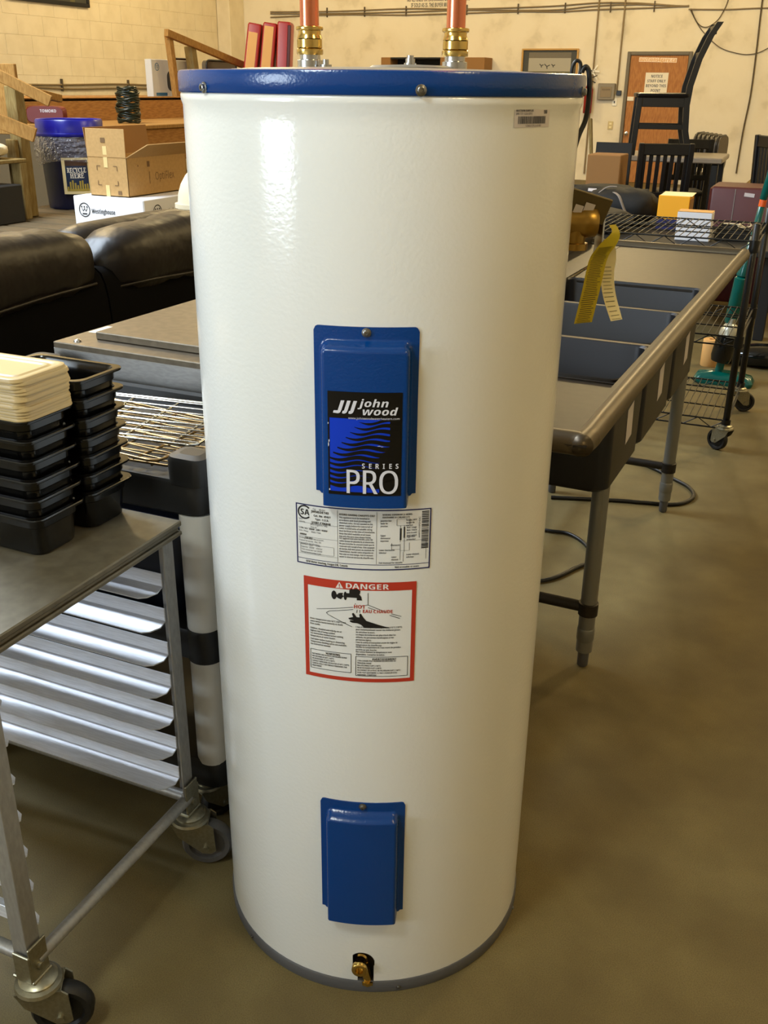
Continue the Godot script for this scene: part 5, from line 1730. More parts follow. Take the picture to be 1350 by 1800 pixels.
func left_storage() -> void:
	var st := mb()
	# ---- high deck along the west aisle
	var t := thing("storage_deck", "long stepped wooden storage deck of brown boards behind the barrel", "deck")
	for q in [[Vector3(-6.33, 1.02, -10.1), Vector3(-6.3, 1.235, -6.6)], [Vector3(-5.42, 0.74, -9.9), Vector3(-5.38, 1.0, -6.75)]]:
		st = mb(); bx(st, q[0], q[1], 0.004); obj("face_board", st, M["brown board"], t)
	st = mb(); bx(st, Vector3(-7.55, 0.02, -6.65), Vector3(-5.5, 0.99, -6.62), 0.004); obj("end_board", st, M["pallet wood"], t)
	st = mb(); bx(st, Vector3(-7.6, 1.2, -10.1), Vector3(-6.3, 1.228, -6.6), 0.004); obj("upper_deck", st, M["brown board"], t)
	st = mb(); bx(st, Vector3(-6.3, 1.0, -9.9), Vector3(-5.36, 1.035, -6.75), 0.006); obj("lower_deck", st, M["pine"], t)
	for q in [[-5.45, -6.85], [-5.45, -9.8], [-6.36, -6.7], [-6.36, -10.0], [-7.5, -6.7], [-7.5, -10.0]]:
		st = mb(); bx(st, Vector3(q[0] - 0.05, 0, q[1] - 0.05), Vector3(q[0] + 0.05, 1.0 if q[0] > -6 else 1.2, q[1] + 0.05), 0.006); obj("post", st, M["weathered wood"], t)
	# ---- low deck for the barrel and boxes
	t = thing("pallet_deck", "low wooden pallet deck carrying the barrel and cartons", "deck")
	for k in 12:
		var z := -6.62 + k * 0.215
		st = mb(); bx(st, Vector3(-5.48, 0.47, z - 0.09), Vector3(-3.05, 0.495, z + 0.09), 0.005); obj("plank", st, M["pallet wood"], t)
	for x in [-5.42, -4.4, -3.15]:
		st = mb(); bx(st, Vector3(x - 0.05, 0.37, -6.7), Vector3(x + 0.05, 0.47, -4.16), 0.005); obj("joist", st, M["pallet wood"], t)
		for z in [-6.6, -4.25]:
			st = mb(); bx(st, Vector3(x - 0.05, 0, z - 0.05), Vector3(x + 0.05, 0.37, z + 0.05), 0.005); obj("leg", st, M["pallet wood"], t)
	# ---- timber rack at the far left
	t = thing("timber_rack", "rough timber rack post with plywood and slanting planks at the left edge", "rack")
	st = mb(); bx(st, Vector3(-5.16, 0.495, -5.49), Vector3(-5.07, 1.33, -5.4), 0.006); obj("post", st, M["weathered wood"], t)
	st = mb(); bx(st, Vector3(-5.17, 0.6, -5.4), Vector3(-5.09, 1.0, -5.36), 0.006); obj("post_splice", st, M["weathered wood"], t)
	st = mb(); bx(st, Vector3(-5.7, 1.02, -5.56), Vector3(-5.17, 1.465, -5.53), 0.004); obj("plywood_panel", st, M["pine"], t)
	st = mb(); beam(st, Vector3(-5.26, 1.56, -5.0), Vector3(-4.74, 1.24, -5.36), 0.04, 0.07); obj("plank", st, M["pine"], t)
	st = mb(); beam(st, Vector3(-5.3, 1.22, -5.1), Vector3(-4.9, 1.03, -5.36), 0.04, 0.09); obj("plank", st, M["pine"], t)
	st = mb(); beam(st, Vector3(-5.0, 1.29, -5.52), Vector3(-5.04, 1.25, -5.8), 0.04, 0.05); obj("plank", st, M["pine"], t)
	st = mb(); bx(st, Vector3(-5.7, 0.86, -5.35), Vector3(-4.99, 0.885, -4.95), 0.005); obj("shelf_board", st, M["weathered wood"], t)
	st = mb(); bx(st, Vector3(-5.07, 0.495, -5.34), Vector3(-4.99, 0.86, -5.28), 0.005); obj("shelf_leg", st, M["weathered wood"], t)
	st = mb(); bx(st, Vector3(-5.58, 0.495, -4.95), Vector3(-5.5, 0.86, -4.87), 0.005); obj("shelf_leg", st, M["weathered wood"], t)
	soft("cloth_sack", "pale cloth sack lying on the timber rack shelf at the left edge", "sack", Vector3(-5.3, 0.886, -5.15), Vector3(0.28, 0.055, 0.16), M["sack white"])
	soft("cloth_sack", "beige cloth sack under the timber rack shelf at the left edge", "sack", Vector3(-5.28, 0.745, -5.1), Vector3(0.2, 0.055, 0.13), M["sack white"])
	carton("black_crate", "black plastic crate low at the left edge behind the sofa", Vector3(-5.45, 0.496, -5.2), Vector3(-4.92, 0.735, -4.86), M["dark clutter"], "crate")
	# ---- recycling barrel
	t = thing("recycling_barrel", "blue recycling barrel lined with a clear plastic bag and a poster label", "barrel", Vector3(-5.22, 0.496, -6.07))
	st = mb()
	lathe(st, [Vector2(0, 0), Vector2(0.2, 0), Vector2(0.205, 0.02), Vector2(0.225, 0.5), Vector2(0.228, 0.52), Vector2(0.22, 0.52), Vector2(0.2, 0.03), Vector2(0, 0.03)], 40)
	obj("body", st, M["barrel dark blue"], t)
	st = mb()
	lathe(st, [Vector2(0.222, 0.5), Vector2(0.242, 0.5), Vector2(0.246, 0.505), Vector2(0.246, 0.52), Vector2(0.238, 0.525), Vector2(0.238, 0.605), Vector2(0.23, 0.615), Vector2(0.222, 0.61), Vector2(0.222, 0.5)], 40)
	obj("rim_band", st, M["barrel blue"], t)
	st = mb()
	var rings := []
	for k in 9:
		var f := k / 8.0
		var ring := PackedVector3Array()
		for i in 48:
			var a := TAU * i / 48
			var r := 0.239 + 0.02 * sin(f * PI) + 0.006 * sin(a * 9.0 + f * 5.0) * f + 0.004 * sin(a * 17.0 - f * 9.0)
			ring.append(Vector3(r * sin(a), 0.505 - 0.19 * f + 0.025 * sin(a * 2.0 + 0.6) * f, r * cos(a)))
		rings.append(ring)
	loft(st, rings, false, Transform3D(), 0.2)
	obj("bag", st, M["clear bag"], t)
	# poster on the barrel, facing the room
	var wrap2 := func(s: SurfaceTool, a0: float, a1: float, h0: float, h1: float, r: float): sheet(s, a0, a1, h0, h1, r, 10)
	var p0 := mb(); var p1 := mb(); var p2 := mb(); var p3 := mb(); var p4 := mb()
	var fc := 36.0
	wrap2.call(p0, fc - 17, fc + 33, 0.11, 0.36, 0.224)
	wrap2.call(p1, fc - 11, fc + 30, 0.13, 0.345, 0.2245)
	wrap2.call(p4, fc - 11, fc + 30, 0.305, 0.345, 0.2248)
	for k in 9:
		var a := fc - 10 + k * 4.4
		sheet(p3, a, a + 3.0, 0.13, 0.15 + 0.045 * absf(sin(k * 2.3)) + 0.012, 0.2249, 2)
	sheet(p3, fc - 11, fc + 30, 0.13, 0.146, 0.2248, 6)
	wrap_text(p2, "RECYCLE", serif(), 0.044, fc + 9, 0.274, 0.2252, HORIZONTAL_ALIGNMENT_CENTER, 0.66)
	wrap_text(p2, "HERE", serif(), 0.044, fc + 9, 0.236, 0.2252, HORIZONTAL_ALIGNMENT_CENTER, 0.8)
	multi("poster_label", [[p0, M["print cream"]], [p1, M["print teal"]], [p4, M["print brown"]], [p3, M["print gold"]], [p2, M["paper sheet"]]], t)
	# bag of snacks behind the barrel
	t = thing("snack_bag", "dark red printed bag on the wooden deck behind the barrel's blue rim", "bag", Vector3(-6.12, 1.036, -6.86), 0.4)
	st = mb()
	loft(st, [sring(0, 0.07, 0.15, 0.065, -0.02, 4), sring(0, 0.07, 0.17, 0.07, 0.0, 5), sring(0, 0.07, 0.15, 0.065, 0.05, 4)])
	obj("pouch", st, M["snack red"], t)
	st = mb()
	flat_text(st, "TOMOKO", bold, 0.032, face(Vector3(0.03, 0.1, 0.0515), Vector3.RIGHT, Vector3.BACK))
	obj("lettering", st, M["sticker paper"], t)
	# ---- white carton with printed logo, cardboard box on it
	t = carton("white_carton", "white printed carton under the open cardboard box behind the sofa", Vector3(-3.9, 0.496, -5.15), Vector3(-3.42, 0.775, -4.5), M["carton white"])
	for fcx in [[face(Vector3(0, 0.14, 0.3262), Vector3.RIGHT, Vector3.BACK), 0.0], [face(Vector3(0.2412, 0.14, 0.02), Vector3(0, 0, -1), Vector3.RIGHT), -0.02]]:
		var F: Transform3D = fcx[0]
		st = mb()
		flat_text(st, "Westinghouse", bold, 0.033, F * Transform3D(Basis(), Vector3(-0.035 + fcx[1], 0.062, 0)), HORIZONTAL_ALIGNMENT_CENTER, 0.72)
		var F2 := F * Transform3D(Basis().scaled(Vector3(0.62, 0.62, 1)), Vector3(-0.165 + fcx[1], 0.066, 0))
		var c := Vector2(0, 0.045 - 0.045)
		flat_ring(st, F2, c, 0.054, 0.063)
		for k in 3: flat_ring(st, F2, c + Vector2(-0.03 + 0.03 * k, 0.026), 0.0, 0.008, 12)
		for k in 4:
			var x0 := c.x - 0.03 + 0.02 * k - (0.0 if k % 2 == 0 else 0.0)
			var a := Vector2(c.x - 0.03 + 0.015 * k, 0.025 if k % 2 == 0 else 0.0)
			var b := Vector2(c.x - 0.015 + 0.015 * k, 0.0 if k % 2 == 0 else 0.025)
			flat_line(st, F2, a + Vector2(0, -0.012), b + Vector2(0, -0.012), 0.006)
		flat_rect(st, F2, c.x - 0.026, -0.04, c.x + 0.026, -0.028)
		obj("print", st, M["carton ink"], t)
	t = thing("cardboard_box", "open brown cardboard box with raised flaps on the white carton", "box", Vector3(-3.68, 0.776, -4.83))
	st = mb()
	var hw := 0.13
	var hd := 0.28
	var hh := 0.205
	for q in [[Vector3(-hw, 0, hd - 0.006), Vector3(hw, hh, hd)], [Vector3(-hw, 0, -hd), Vector3(hw, hh, -hd + 0.006)], [Vector3(hw - 0.006, 0, -hd), Vector3(hw, hh, hd)], [Vector3(-hw, 0, -hd), Vector3(-hw + 0.006, hh, hd)], [Vector3(-hw, 0, -hd), Vector3(hw, 0.006, hd)]]:
		bx(st, q[0], q[1], 0.001)
	obj("body", st, M["cardboard"], t)
	st = mb()
	cbox(st, Transform3D(Basis.from_euler(Vector3(-0.02, 0, 0)), Vector3(0, hh + 0.073, hd - 0.002)), Vector3(hw * 2, 0.146, 0.005), 0.001)
	obj("flap", st, M["cardboard"], t)
	st = mb()
	cbox(st, Transform3D(Basis.from_euler(Vector3(0, 0, 0.12)), Vector3(-hw - 0.004, hh + 0.075, 0)), Vector3(0.005, 0.15, hd * 2), 0.001)
	obj("flap", st, M["cardboard inside"], t)
	st = mb()
	prism(st, PackedVector2Array([Vector2(-hd, 0), Vector2(hd, 0), Vector2(hd - 0.1, 0.1), Vector2(-hd, 0.1)]), -0.0025, 0.0025, Transform3D(Basis(Vector3(0, 0, 1), Vector3(0.75, 0.66, 0), Vector3(-0.66, 0.75, 0)), Vector3(hw, hh, 0)))
	obj("flap", st, M["cardboard"], t)
	st = mb()
	for q in [[-0.02, hh + 0.002, 0.026, 0.11], [-0.02, 0.0, 0.026, 0.06]]:
		cbox(st, X(Vector3(0.012 + q[0], q[1] - 0.0 + (0.0 if q[1] > 0.1 else 0.03), hd + 0.0012)), Vector3(0.026, q[3], 0.001), 0)
	obj("tape", st, M["clear tape"], t)
	st = mb()
	var F := face(Vector3(0, 0, hd + 0.0022), Vector3.RIGHT, Vector3.BACK)
	for q in [[-0.07, 0.16, 1, -1], [0.065, 0.16, -1, -1], [-0.07, 0.06, 1, 1], [0.065, 0.06, -1, 1]]:
		flat_rect(st, F, minf(q[0], q[0] + q[2] * 0.024), q[1] - 0.002, maxf(q[0], q[0] + q[2] * 0.024), q[1] + 0.002)
		flat_rect(st, F, q[0] - 0.002, minf(q[1], q[1] + q[3] * 0.024), q[0] + 0.002, maxf(q[1], q[1] + q[3] * 0.024))
	flat_rect(st, F, 0.06, 0.012, 0.085, 0.032)
	flat_rect(st, F, -0.03, hh + 0.075, 0.0, hh + 0.1)
	var G := face(Vector3(hw + 0.0008, 0, 0), Vector3(0, 0, -1), Vector3.RIGHT)
	flat_rect(st, G, -0.1, 0.15, -0.075, 0.18)
	flat_rect(st, G, -0.185, 0.155, -0.178, 0.165)
	flat_rect(st, G, -0.085, 0.06, -0.08, 0.125)
	flat_text(st, "OptiFlex", sans, 0.055, G * Transform3D(Basis(), Vector3(0.06, 0.095, 0)), HORIZONTAL_ALIGNMENT_CENTER, 0.9)
	obj("print", st, M["faint ink"], t)
	# cream swing-top bin beside the boxes
	t = thing("domed_bin", "cream plastic bin with a domed top beside the heater, behind the sofa", "bin", Vector3(-2.72, 0.0, -4.28))
	st = mb()
	loft(st, [rrect(0.34, 0.3, 0.08, 0, 6), rrect(0.46, 0.42, 0.12, 0.8, 6), rrect(0.48, 0.44, 0.12, 0.8, 6), rrect(0.48, 0.44, 0.12, 0.82, 6)])
	obj("bin_body", st, M["cream plastic"], t)
	st = mb()
	var dome := []
	for k in 9:
		var a := PI / 2 * k / 8.0
		var c := maxf(cos(a), 0.04)
		dome.append(rrect(0.47 * c + 0.001, 0.43 * c + 0.001, 0.14 * c, 0.82 + 0.23 * sin(a), 6))
	loft(st, dome)
	obj("dome_lid", st, M["cream plastic"], t)
	# ---- things on the stepped deck
	var cm := mb()
	for k in 3:
		var ring := []
		for i in 20:
			var a := TAU * i / 20
			ring.append(Vector3((0.088 + 0.006 * (k % 2)) * sin(a + k), 0.012 * k + 0.008 * sin(a * 3.0 + k * 2.0), (0.088 + 0.004 * k) * cos(a + k)))
		tube(cm, PackedVector3Array(ring), 0.0075, 6, true)
	var cmesh := cm.commit()
	for k in 7:
		var o := MeshInstance3D.new()
		o.mesh = cmesh
		o.material_override = M["green wire"]
		o.name = numbered("wire_coil")
		add_child(o, true)
		o.position = Vector3(-5.7, 1.05 + k * 0.041, -7.4) + Vector3(rng.randf_range(-0.006, 0.006), 0, rng.randf_range(-0.006, 0.006))
		o.rotation.y = k * 1.1
		o.scale = Vector3(1.0 + rng.randf_range(-0.04, 0.06), 1, 1.0 + rng.randf_range(-0.04, 0.06)) * (0.92 if k == 6 else 1.0)
		tag(o, "dark green coil of wire, %s in the pile on the wooden deck" % ["lowest", "second from bottom", "third from bottom", "middle one", "third from top", "second from top", "topmost"][k], "wire coil", "green wire coils piled on the deck")
	t = thing("wooden_trestle", "pale wooden trestle frame with a sloping top rail on the storage deck", "trestle")
	st = mb(); beam(st, Vector3(-6.42, 1.23, -9.15), Vector3(-6.42, 1.8, -9.08), 0.07, 0.06); obj("leg", st, M["pine"], t)
	st = mb(); beam(st, Vector3(-6.43, 1.23, -9.54), Vector3(-6.43, 1.715, -9.46), 0.09, 0.09); obj("leg", st, M["weathered wood"], t)
	st = mb(); beam(st, Vector3(-6.39, 1.82, -9.0), Vector3(-6.39, 1.52, -10.63), 0.05, 0.07); obj("top_rail", st, M["pine"], t)
	st = mb(); beam(st, Vector3(-6.42, 1.53, -10.56), Vector3(-6.42, 0.0, -10.6), 0.05, 0.05); obj("end_leg", st, M["weathered wood"], t)
	t = thing("printer_carton", "pale printed printer carton standing on the storage deck before the trestle", "box", Vector3(-6.65, 1.229, -9.2), 0.0)
	st = mb(); bx(st, Vector3(0.06, 0, -0.32), Vector3(0.14, 0.35, 0.32), 0.005); obj("body", st, M["carton pale"] if M.has("carton pale") else mat("carton pale", Color(0.72, 0.71, 0.68), 0.6), t)
	G = face(Vector3(0.1408, 0, 0), Vector3(0, 0, -1), Vector3.RIGHT)
	st = mb()
	flat_ring(st, G, Vector2(-0.23, 0.28), 0.03, 0.037)
	flat_text(st, "hp", sans, 0.05, G * Transform3D(Basis(), Vector3(-0.23, 0.285, 0)), HORIZONTAL_ALIGNMENT_CENTER, 0.9, 0.2)
	flat_rect(st, G, -0.27, 0.01, -0.08, 0.04)
	obj("logo", st, M["logo blue"] if M.has("logo blue") else mat("logo blue", Color(0.15, 0.36, 0.5), 0.5), t)
	st = mb()
	var cr := PackedVector2Array()
	for p in rpoly(0.3, 0.19, 0.06, 5): cr.append(p + Vector2(0.08, 0.15))
	prism(st, cr, 0, 0.0004, G)
	obj("picture", st, M["carton ink"], t)
	st = mb()
	flat_rect(st, Transform3D(G.basis, G.origin + Vector3(0.0008, 0, 0)), -0.0, 0.07, 0.16, 0.14)
	obj("picture_front", st, M["snack red"] if false else M["tag cream"], t)
	var words := ["nearer the trestle leg", "under the trestle's low end"]
	for k in 2:
		t = thing("rounded_panel", "low rounded upholstered panel with a dark frame, " + words[k], "panel", Vector3(-6.75, 1.2295, -9.72 if k == 0 else -10.5), 0.0, "rounded panels on the storage deck")
		if k == 1: t.position = Vector3(-6.75, 0.0, -10.5)
		var hgt := 0.37 if k == 0 else 1.6
		st = mb()
		var pl := rpoly(0.42 if k == 0 else 0.62, hgt, 0.05, 4)
		var shifted := PackedVector2Array()
		for p in pl: shifted.append(p + Vector2(0, hgt / 2))
		prism(st, shifted, -0.03, 0.03, Transform3D(Basis(Vector3(0, 0, 1), Vector3.UP, Vector3(-1, 0, 0)), Vector3.ZERO))
		obj("cushion", st, M["tan plywood"] if k == 0 else M["chair grey"], t)
		var edge := PackedVector3Array()
		for p in shifted: edge.append(Vector3(0.032, p.y, p.x))
		st = mb(); tube(st, edge, 0.012, 8, true); obj("frame", st, M["chair black"], t)
	# three booth benches stood on end
	var bp := [[Vector3(-6.448, 0, -10.274), 0.155, "leftmost of the three, its plywood underside showing"], [Vector3(-6.25, 0, -10.36), 0.13, "middle of the three, its plywood underside showing"], [Vector3(-5.99, 0, -10.47), 0.065, "rightmost of the three, its red padded face showing"]]
	for k in 3:
		t = thing("booth_bench", "red vinyl booth bench stood on end, " + bp[k][2], "bench", bp[k][0], deg_to_rad(23.0), "red booth benches standing on end")
		t.rotation.z = -bp[k][1]
		st = mb()
		loft(st, [rrect(0.145, 0.36, 0.02, 0.0, 4), rrect(0.15, 0.36, 0.02, 0.02, 4), rrect(0.15, 0.36, 0.02, 1.97, 4), rrect(0.13, 0.34, 0.02, 1.99, 4)])
		obj("upholstery", st, M["red vinyl"], t)
		if k < 2:
			st = mb(); bx(st, Vector3(-0.055, 0.05, 0.175), Vector3(0.045, 1.9 if k == 0 else 1.955, 0.185), 0.002); obj("plywood_base", st, M["tan plywood"], t)
		else:
			st = mb(); bx(st, Vector3(0.04, 0.0, 0.17), Vector3(0.078, 1.96, 0.19), 0.01); obj("side_roll", st, M["maroon"], t)

func serif() -> Font:
	var f := SystemFont.new()
	f.font_names = PackedStringArray(["Droid Serif"])
	f.font_weight = 700
	return f

func flat_line(st: SurfaceTool, F: Transform3D, a: Vector2, b: Vector2, w: float) -> void:
	var n := (b - a).normalized().orthogonal() * w / 2.0
	var p := [a + n, b + n, b - n, a - n]
	quad(st, F * Vector3(p[0].x, p[0].y, 0), F * Vector3(p[1].x, p[1].y, 0), F * Vector3(p[2].x, p[2].y, 0), F * Vector3(p[3].x, p[3].y, 0), F.basis.z.normalized())

# a soft lump: squashed ball with creases, resting on its base
func soft(called: String, label: String, cat: String, at: Vector3, half: Vector3, m: Material, amp := 0.1, sd := 1) -> Node3D:
	var t := thing(called, label, cat, at)
	var st := mb()
	var rings := []
	var n := FastNoiseLite.new()
	n.seed = sd
	n.frequency = 0.9
	for k in 13:
		var ph := -PI / 2 + PI * k / 12.0
		var ring := PackedVector3Array()
		for i in 28:
			var a := TAU * i / 28
			var d := Vector3(cos(ph) * sin(a), sin(ph), cos(ph) * cos(a))
			var r := 1.0 + amp * n.get_noise_3d(d.x * 2.4, d.y * 2.4, d.z * 2.4) * 2.0
			var p := d * r
			p = Vector3(signf(p.x) * pow(absf(p.x), 0.75), signf(p.y) * pow(absf(p.y), 0.75), signf(p.z) * pow(absf(p.z), 0.75)) * half
			ring.append(Vector3(p.x, maxf(p.y + half.y, 0.0), p.z))
		rings.append(ring)
	loft(st, rings, true, Transform3D(), -0.2)
	obj("body", st, m, t)
	return t

func wire_shelving() -> void:
	var t := thing("wire_shelving_unit", "black wire shelving unit on casters behind the sink's far end", "shelving unit", Vector3(-0.75, 0, -4.3))
	var hw := 0.5
	var hd := 0.3
	var st: SurfaceTool
	for q in [[1, 1], [1, -1], [-1, 1], [-1, -1]]:
		st = mb()
		cyl(st, Vector3(q[0] * hw, 0.11, q[1] * hd), Vector3(q[0] * hw, 0.9, q[1] * hd), 0.0135, 14, -1.0, 0.003)
		obj("post", st, M["shelf wire"], t)
		caster(t, Vector3(q[0] * hw, 0, q[1] * hd), 2.6 if q[1] > 0 else 0.3, 0.045, 0.12, M["rubber"], M["caster zinc"], 0.028)
	for y in [0.835, 0.47, 0.13]:
		st = mb()
		# double edge bars with a zigzag between, then the deck wires
		for s in [-1.0, 1.0]:
			for e in [0.0, -0.035]:
				wire(st, Vector3(-hw, y + e, s * hd), Vector3(hw, y + e, s * hd), 0.0035)
				wire(st, Vector3(s * hw, y + e, -hd), Vector3(s * hw, y + e, hd), 0.0035)
			var n := 18
			for k in n:
				var x0 := lerpf(-hw, hw, float(k) / n)
				var x1 := lerpf(-hw, hw, float(k + 1) / n)
				wire(st, Vector3(x0, y - (0.0 if k % 2 == 0 else 0.035), s * hd), Vector3(x1, y - (0.035 if k % 2 == 0 else 0.0), s * hd), 0.0022, 5)
		for z in [-0.1, 0.1]:
			wire(st, Vector3(-hw, y - 0.004, z), Vector3(hw, y - 0.004, z), 0.003)
		for q in [[1, 1], [1, -1], [-1, 1], [-1, -1]]:
			cyl(st, Vector3(q[0] * hw, y - 0.04, q[1] * hd), Vector3(q[0] * hw, y + 0.005, q[1] * hd), 0.018, 14)
		var o := obj("shelf", st, M["shelf wire"], t)
		st = mb()
		for k in 38:
			var x := lerpf(-hw, hw, (k + 0.5) / 38)
			wire(st, Vector3(x, y + 0.003, -hd), Vector3(x, y + 0.003, hd), 0.0019, 5)
		obj("deck_wires", st, M["shelf wire"], o).set_meta("kind", "stuff")
	# upright steam vacuum leaning behind it
	t = thing("upright_vacuum", "tall teal stick vacuum with a smoky canister leaning behind the wire shelving", "vacuum", Vector3(-0.36, 0.0, -5.06))
	st = mb()
	cyl(st, Vector3(-0.01, 0.3, 0), Vector3(0.012, 0.53, 0), 0.03, 20, 0.033, 0.008)
	cyl(st, Vector3(0.012, 0.53, 0), Vector3(0.034, 0.7, 0), 0.029, 20, 0.019, 0.006)
	cyl(st, Vector3(0.034, 0.7, 0), Vector3(0.05, 0.86, 0), 0.017, 16, 0.015, 0.004)
	cyl(st, Vector3(0.05, 0.885, 0), Vector3(0.072, 1.02, 0), 0.017, 16, 0.02, 0.006)
	obj("handle", st, M["teal plastic"], t)
	st = mb(); cyl(st, Vector3(0.05, 0.858, 0), Vector3(0.053, 0.888, 0), 0.0165, 16); obj("orange_collar", st, M["orange plastic"], t)
	st = mb(); cyl(st, Vector3(0.044, 0.74, 0), Vector3(0.046, 0.77, 0), 0.019, 16); cyl(st, Vector3(0.0385, 0.7, 0.004), Vector3(0.0405, 0.725, 0.004), 0.02, 16); obj("grip_band", st, M["silver plastic"], t)
	st = mb()
	lathe(st, [Vector2(0, 0), Vector2(0.045, 0.005), Vector2(0.052, 0.03), Vector2(0.052, 0.1), Vector2(0.048, 0.13), Vector2(0, 0.135)], 24, along(Vector3(-0.03, 0.11, 0.02), Vector3(0.16, 1, 0)))
	obj("canister", st, M["smoke plastic"], t)
	st = mb()
	lathe(st, [Vector2(0, 0), Vector2(0.047, 0), Vector2(0.044, 0.03), Vector2(0.03, 0.055), Vector2(0.014, 0.062), Vector2(0.014, 0.085), Vector2(0, 0.086)], 24, along(Vector3(-0.008, 0.245, 0.02), Vector3(0.12, 1, 0)))
	obj("filter_cap", st, M["silver plastic"], t)
	st = mb(); cyl(st, Vector3(-0.03, 0.05, 0), Vector3(-0.02, 0.13, 0.01), 0.02, 14); cyl(st, Vector3(-0.005, 0.24, -0.02), Vector3(-0.035, 0.06, -0.02), 0.016, 14); obj("neck", st, M["teal plastic"], t)
	st = mb()
	loft(st, [rrect(0.28, 0.12, 0.03, 0.0, 4), rrect(0.29, 0.13, 0.03, 0.02, 4), rrect(0.26, 0.1, 0.03, 0.045, 4), rrect(0.12, 0.06, 0.02, 0.06, 4)])
	obj("floor_head", st, M["teal plastic"], t)

func right_clutter() -> void:
	var st: SurfaceTool
	# things on the floor behind the shelving
	var t := thing("plastic_bundle", "long glossy black plastic bundle on the floor behind the wire shelving", "bundle", Vector3(0.05, 0, -5.5))
	st = mb()
	var rings := []
	for k in 15:
		var f := k / 14.0
		var e := pow(maxf(1.0 - pow(absf(2 * f - 1), 4.0), 0.02), 0.5)
		rings.append(sring(0.015 * sin(f * 19), 0.06 * e + 0.006 * sin(f * 31), 0.1 * e, 0.06 * e, lerpf(-0.55, 0.6, f), 2.4, 18))
	loft(st, rings, true, Transform3D(Basis(Vector3(0, 0, -1), Vector3.UP, Vector3(1, 0, 0)), Vector3.ZERO), 0.0)
	obj("wrapping", st, M["smoke plastic"], t)
	t = thing("paper_roll", "short tan paper roll standing behind the wire shelving beside the vacuum", "roll", Vector3(-0.47, 0, -5.38))
	st = mb()
	lathe(st, [Vector2(0.015, 0), Vector2(0.043, 0), Vector2(0.045, 0.003), Vector2(0.045, 0.14), Vector2(0.043, 0.143), Vector2(0.015, 0.143), Vector2(0.015, 0)], 24)
	obj("paper", st, M["tan plywood"], t)
	# low dark table of oddments
	t = thing("oddments_table", "low dark table crowded with boxes and clothing behind the wire shelving", "table", Vector3(-0.95, 0, -6.6))
	st = mb(); bx(st, Vector3(-1.0, 0.48, -0.45), Vector3(0.75, 0.52, 0.55), 0.006); obj("tabletop", st, M["dark clutter"], t)
	for q in [[-0.92, -0.38], [-0.92, 0.48], [0.67, -0.38], [0.67, 0.48]]:
		st = mb(); bx(st, Vector3(q[0] - 0.03, 0, q[1] - 0.03), Vector3(q[0] + 0.03, 0.48, q[1] + 0.03), 0.004); obj("leg", st, M["dark clutter"], t)
	t = thing("yellow_carton", "open yellow and blue carton on the dark table behind the shelving", "box", Vector3(-0.945, 0.521, -6.72))
	st = mb(); bx(st, Vector3(-0.098, 0.065, -0.19), Vector3(0.098, 0.21, 0.0), 0.003); obj("body", st, M["carton yellow"], t)
	st = mb(); bx(st, Vector3(-0.098, 0.0, -0.19), Vector3(0.098, 0.0648, 0.0), 0.003); obj("blue_base", st, M["carton blue"], t)
	st = mb(); cbox(st, Transform3D(Basis.from_euler(Vector3(0.04, 0, 0)), Vector3(0.01, 0.214, -0.1)), Vector3(0.2, 0.003, 0.19), 0.001); obj("flap", st, M["tag cream"], t)
	st = mb(); bx(st, Vector3(0.0985, 0.02, -0.18), Vector3(0.101, 0.19, -0.01), 0.001); obj("side_print", st, M["cardboard inside"], t)
	t = thing("white_carton", "white carton with a tan top seen through the wire shelf", "box", Vector3(-0.75, 0.521, -6.26))
	st = mb(); bx(st, Vector3(-0.1, 0, -0.12), Vector3(0.1, 0.165, 0.0), 0.003); obj("body", st, M["banner pink"] if false else M["carton white"], t)
	st = mb(); bx(st, Vector3(-0.1, 0.1655, -0.12), Vector3(0.1, 0.17, 0.0), 0.002); obj("top", st, M["tan plywood"], t)
	t = soft("dark_bag", "black cloth bag with a pale strap on the dark table", "bag", Vector3(-1.3, 0.521, -6.88), Vector3(0.24, 0.115, 0.16), M["bag black"], 0.14, 3)
	st = mb()
	tube(st, curve([Vector3(-0.05, 0.21, 0.1), Vector3(0.0, 0.19, 0.15), Vector3(0.04, 0.12, 0.165), Vector3(0.075, 0.06, 0.16)], 5), 0.012, 8, false, 0.3)
	tube(st, curve([Vector3(-0.16, 0.19, 0.08), Vector3(-0.1, 0.235, 0.06), Vector3(-0.04, 0.24, 0.05)], 4), 0.01, 8, false, 0.4)
	obj("strap", st, M["strap grey"], t)
	t = soft("dark_bag", "flat black garment heaped left of the yellow carton", "garment", Vector3(-1.46, 0.521, -6.42), Vector3(0.3, 0.075, 0.17), M["dark clutter"], 0.16, 8)
	t = thing("running_shoe", "black shoe with white laces on the dark table beside the maroon box", "shoe", Vector3(-0.5, 0.521, -6.42), 0.25)
	st = mb()
	loft(st, [rrect(0.28, 0.085, 0.04, 0.0, 5), rrect(0.285, 0.09, 0.042, 0.02, 5), rrect(0.27, 0.082, 0.04, 0.045, 5), rrect(0.18, 0.07, 0.033, 0.075, 5, Vector2(-0.035, 0)), rrect(0.09, 0.06, 0.028, 0.1, 5, Vector2(-0.07, 0))])
	obj("upper", st, M["bag black"], t)
	st = mb()
	tube(st, curve([Vector3(-0.1, 0.1, 0.03), Vector3(-0.03, 0.1, 0.05), Vector3(0.03, 0.085, 0.045), Vector3(0.06, 0.095, 0.04), Vector3(0.03, 0.11, 0.04), Vector3(-0.02, 0.092, 0.05), Vector3(0.07, 0.065, 0.05), Vector3(0.13, 0.062, 0.045)], 5), 0.0045, 6)
	obj("lace", st, M["sack white"], t)
	# maroon trunk, further back
	t = thing("maroon_trunk", "maroon upholstered trunk with a white sticker at the right edge", "trunk", Vector3(-0.28, 0, -7.42))
	st = mb()
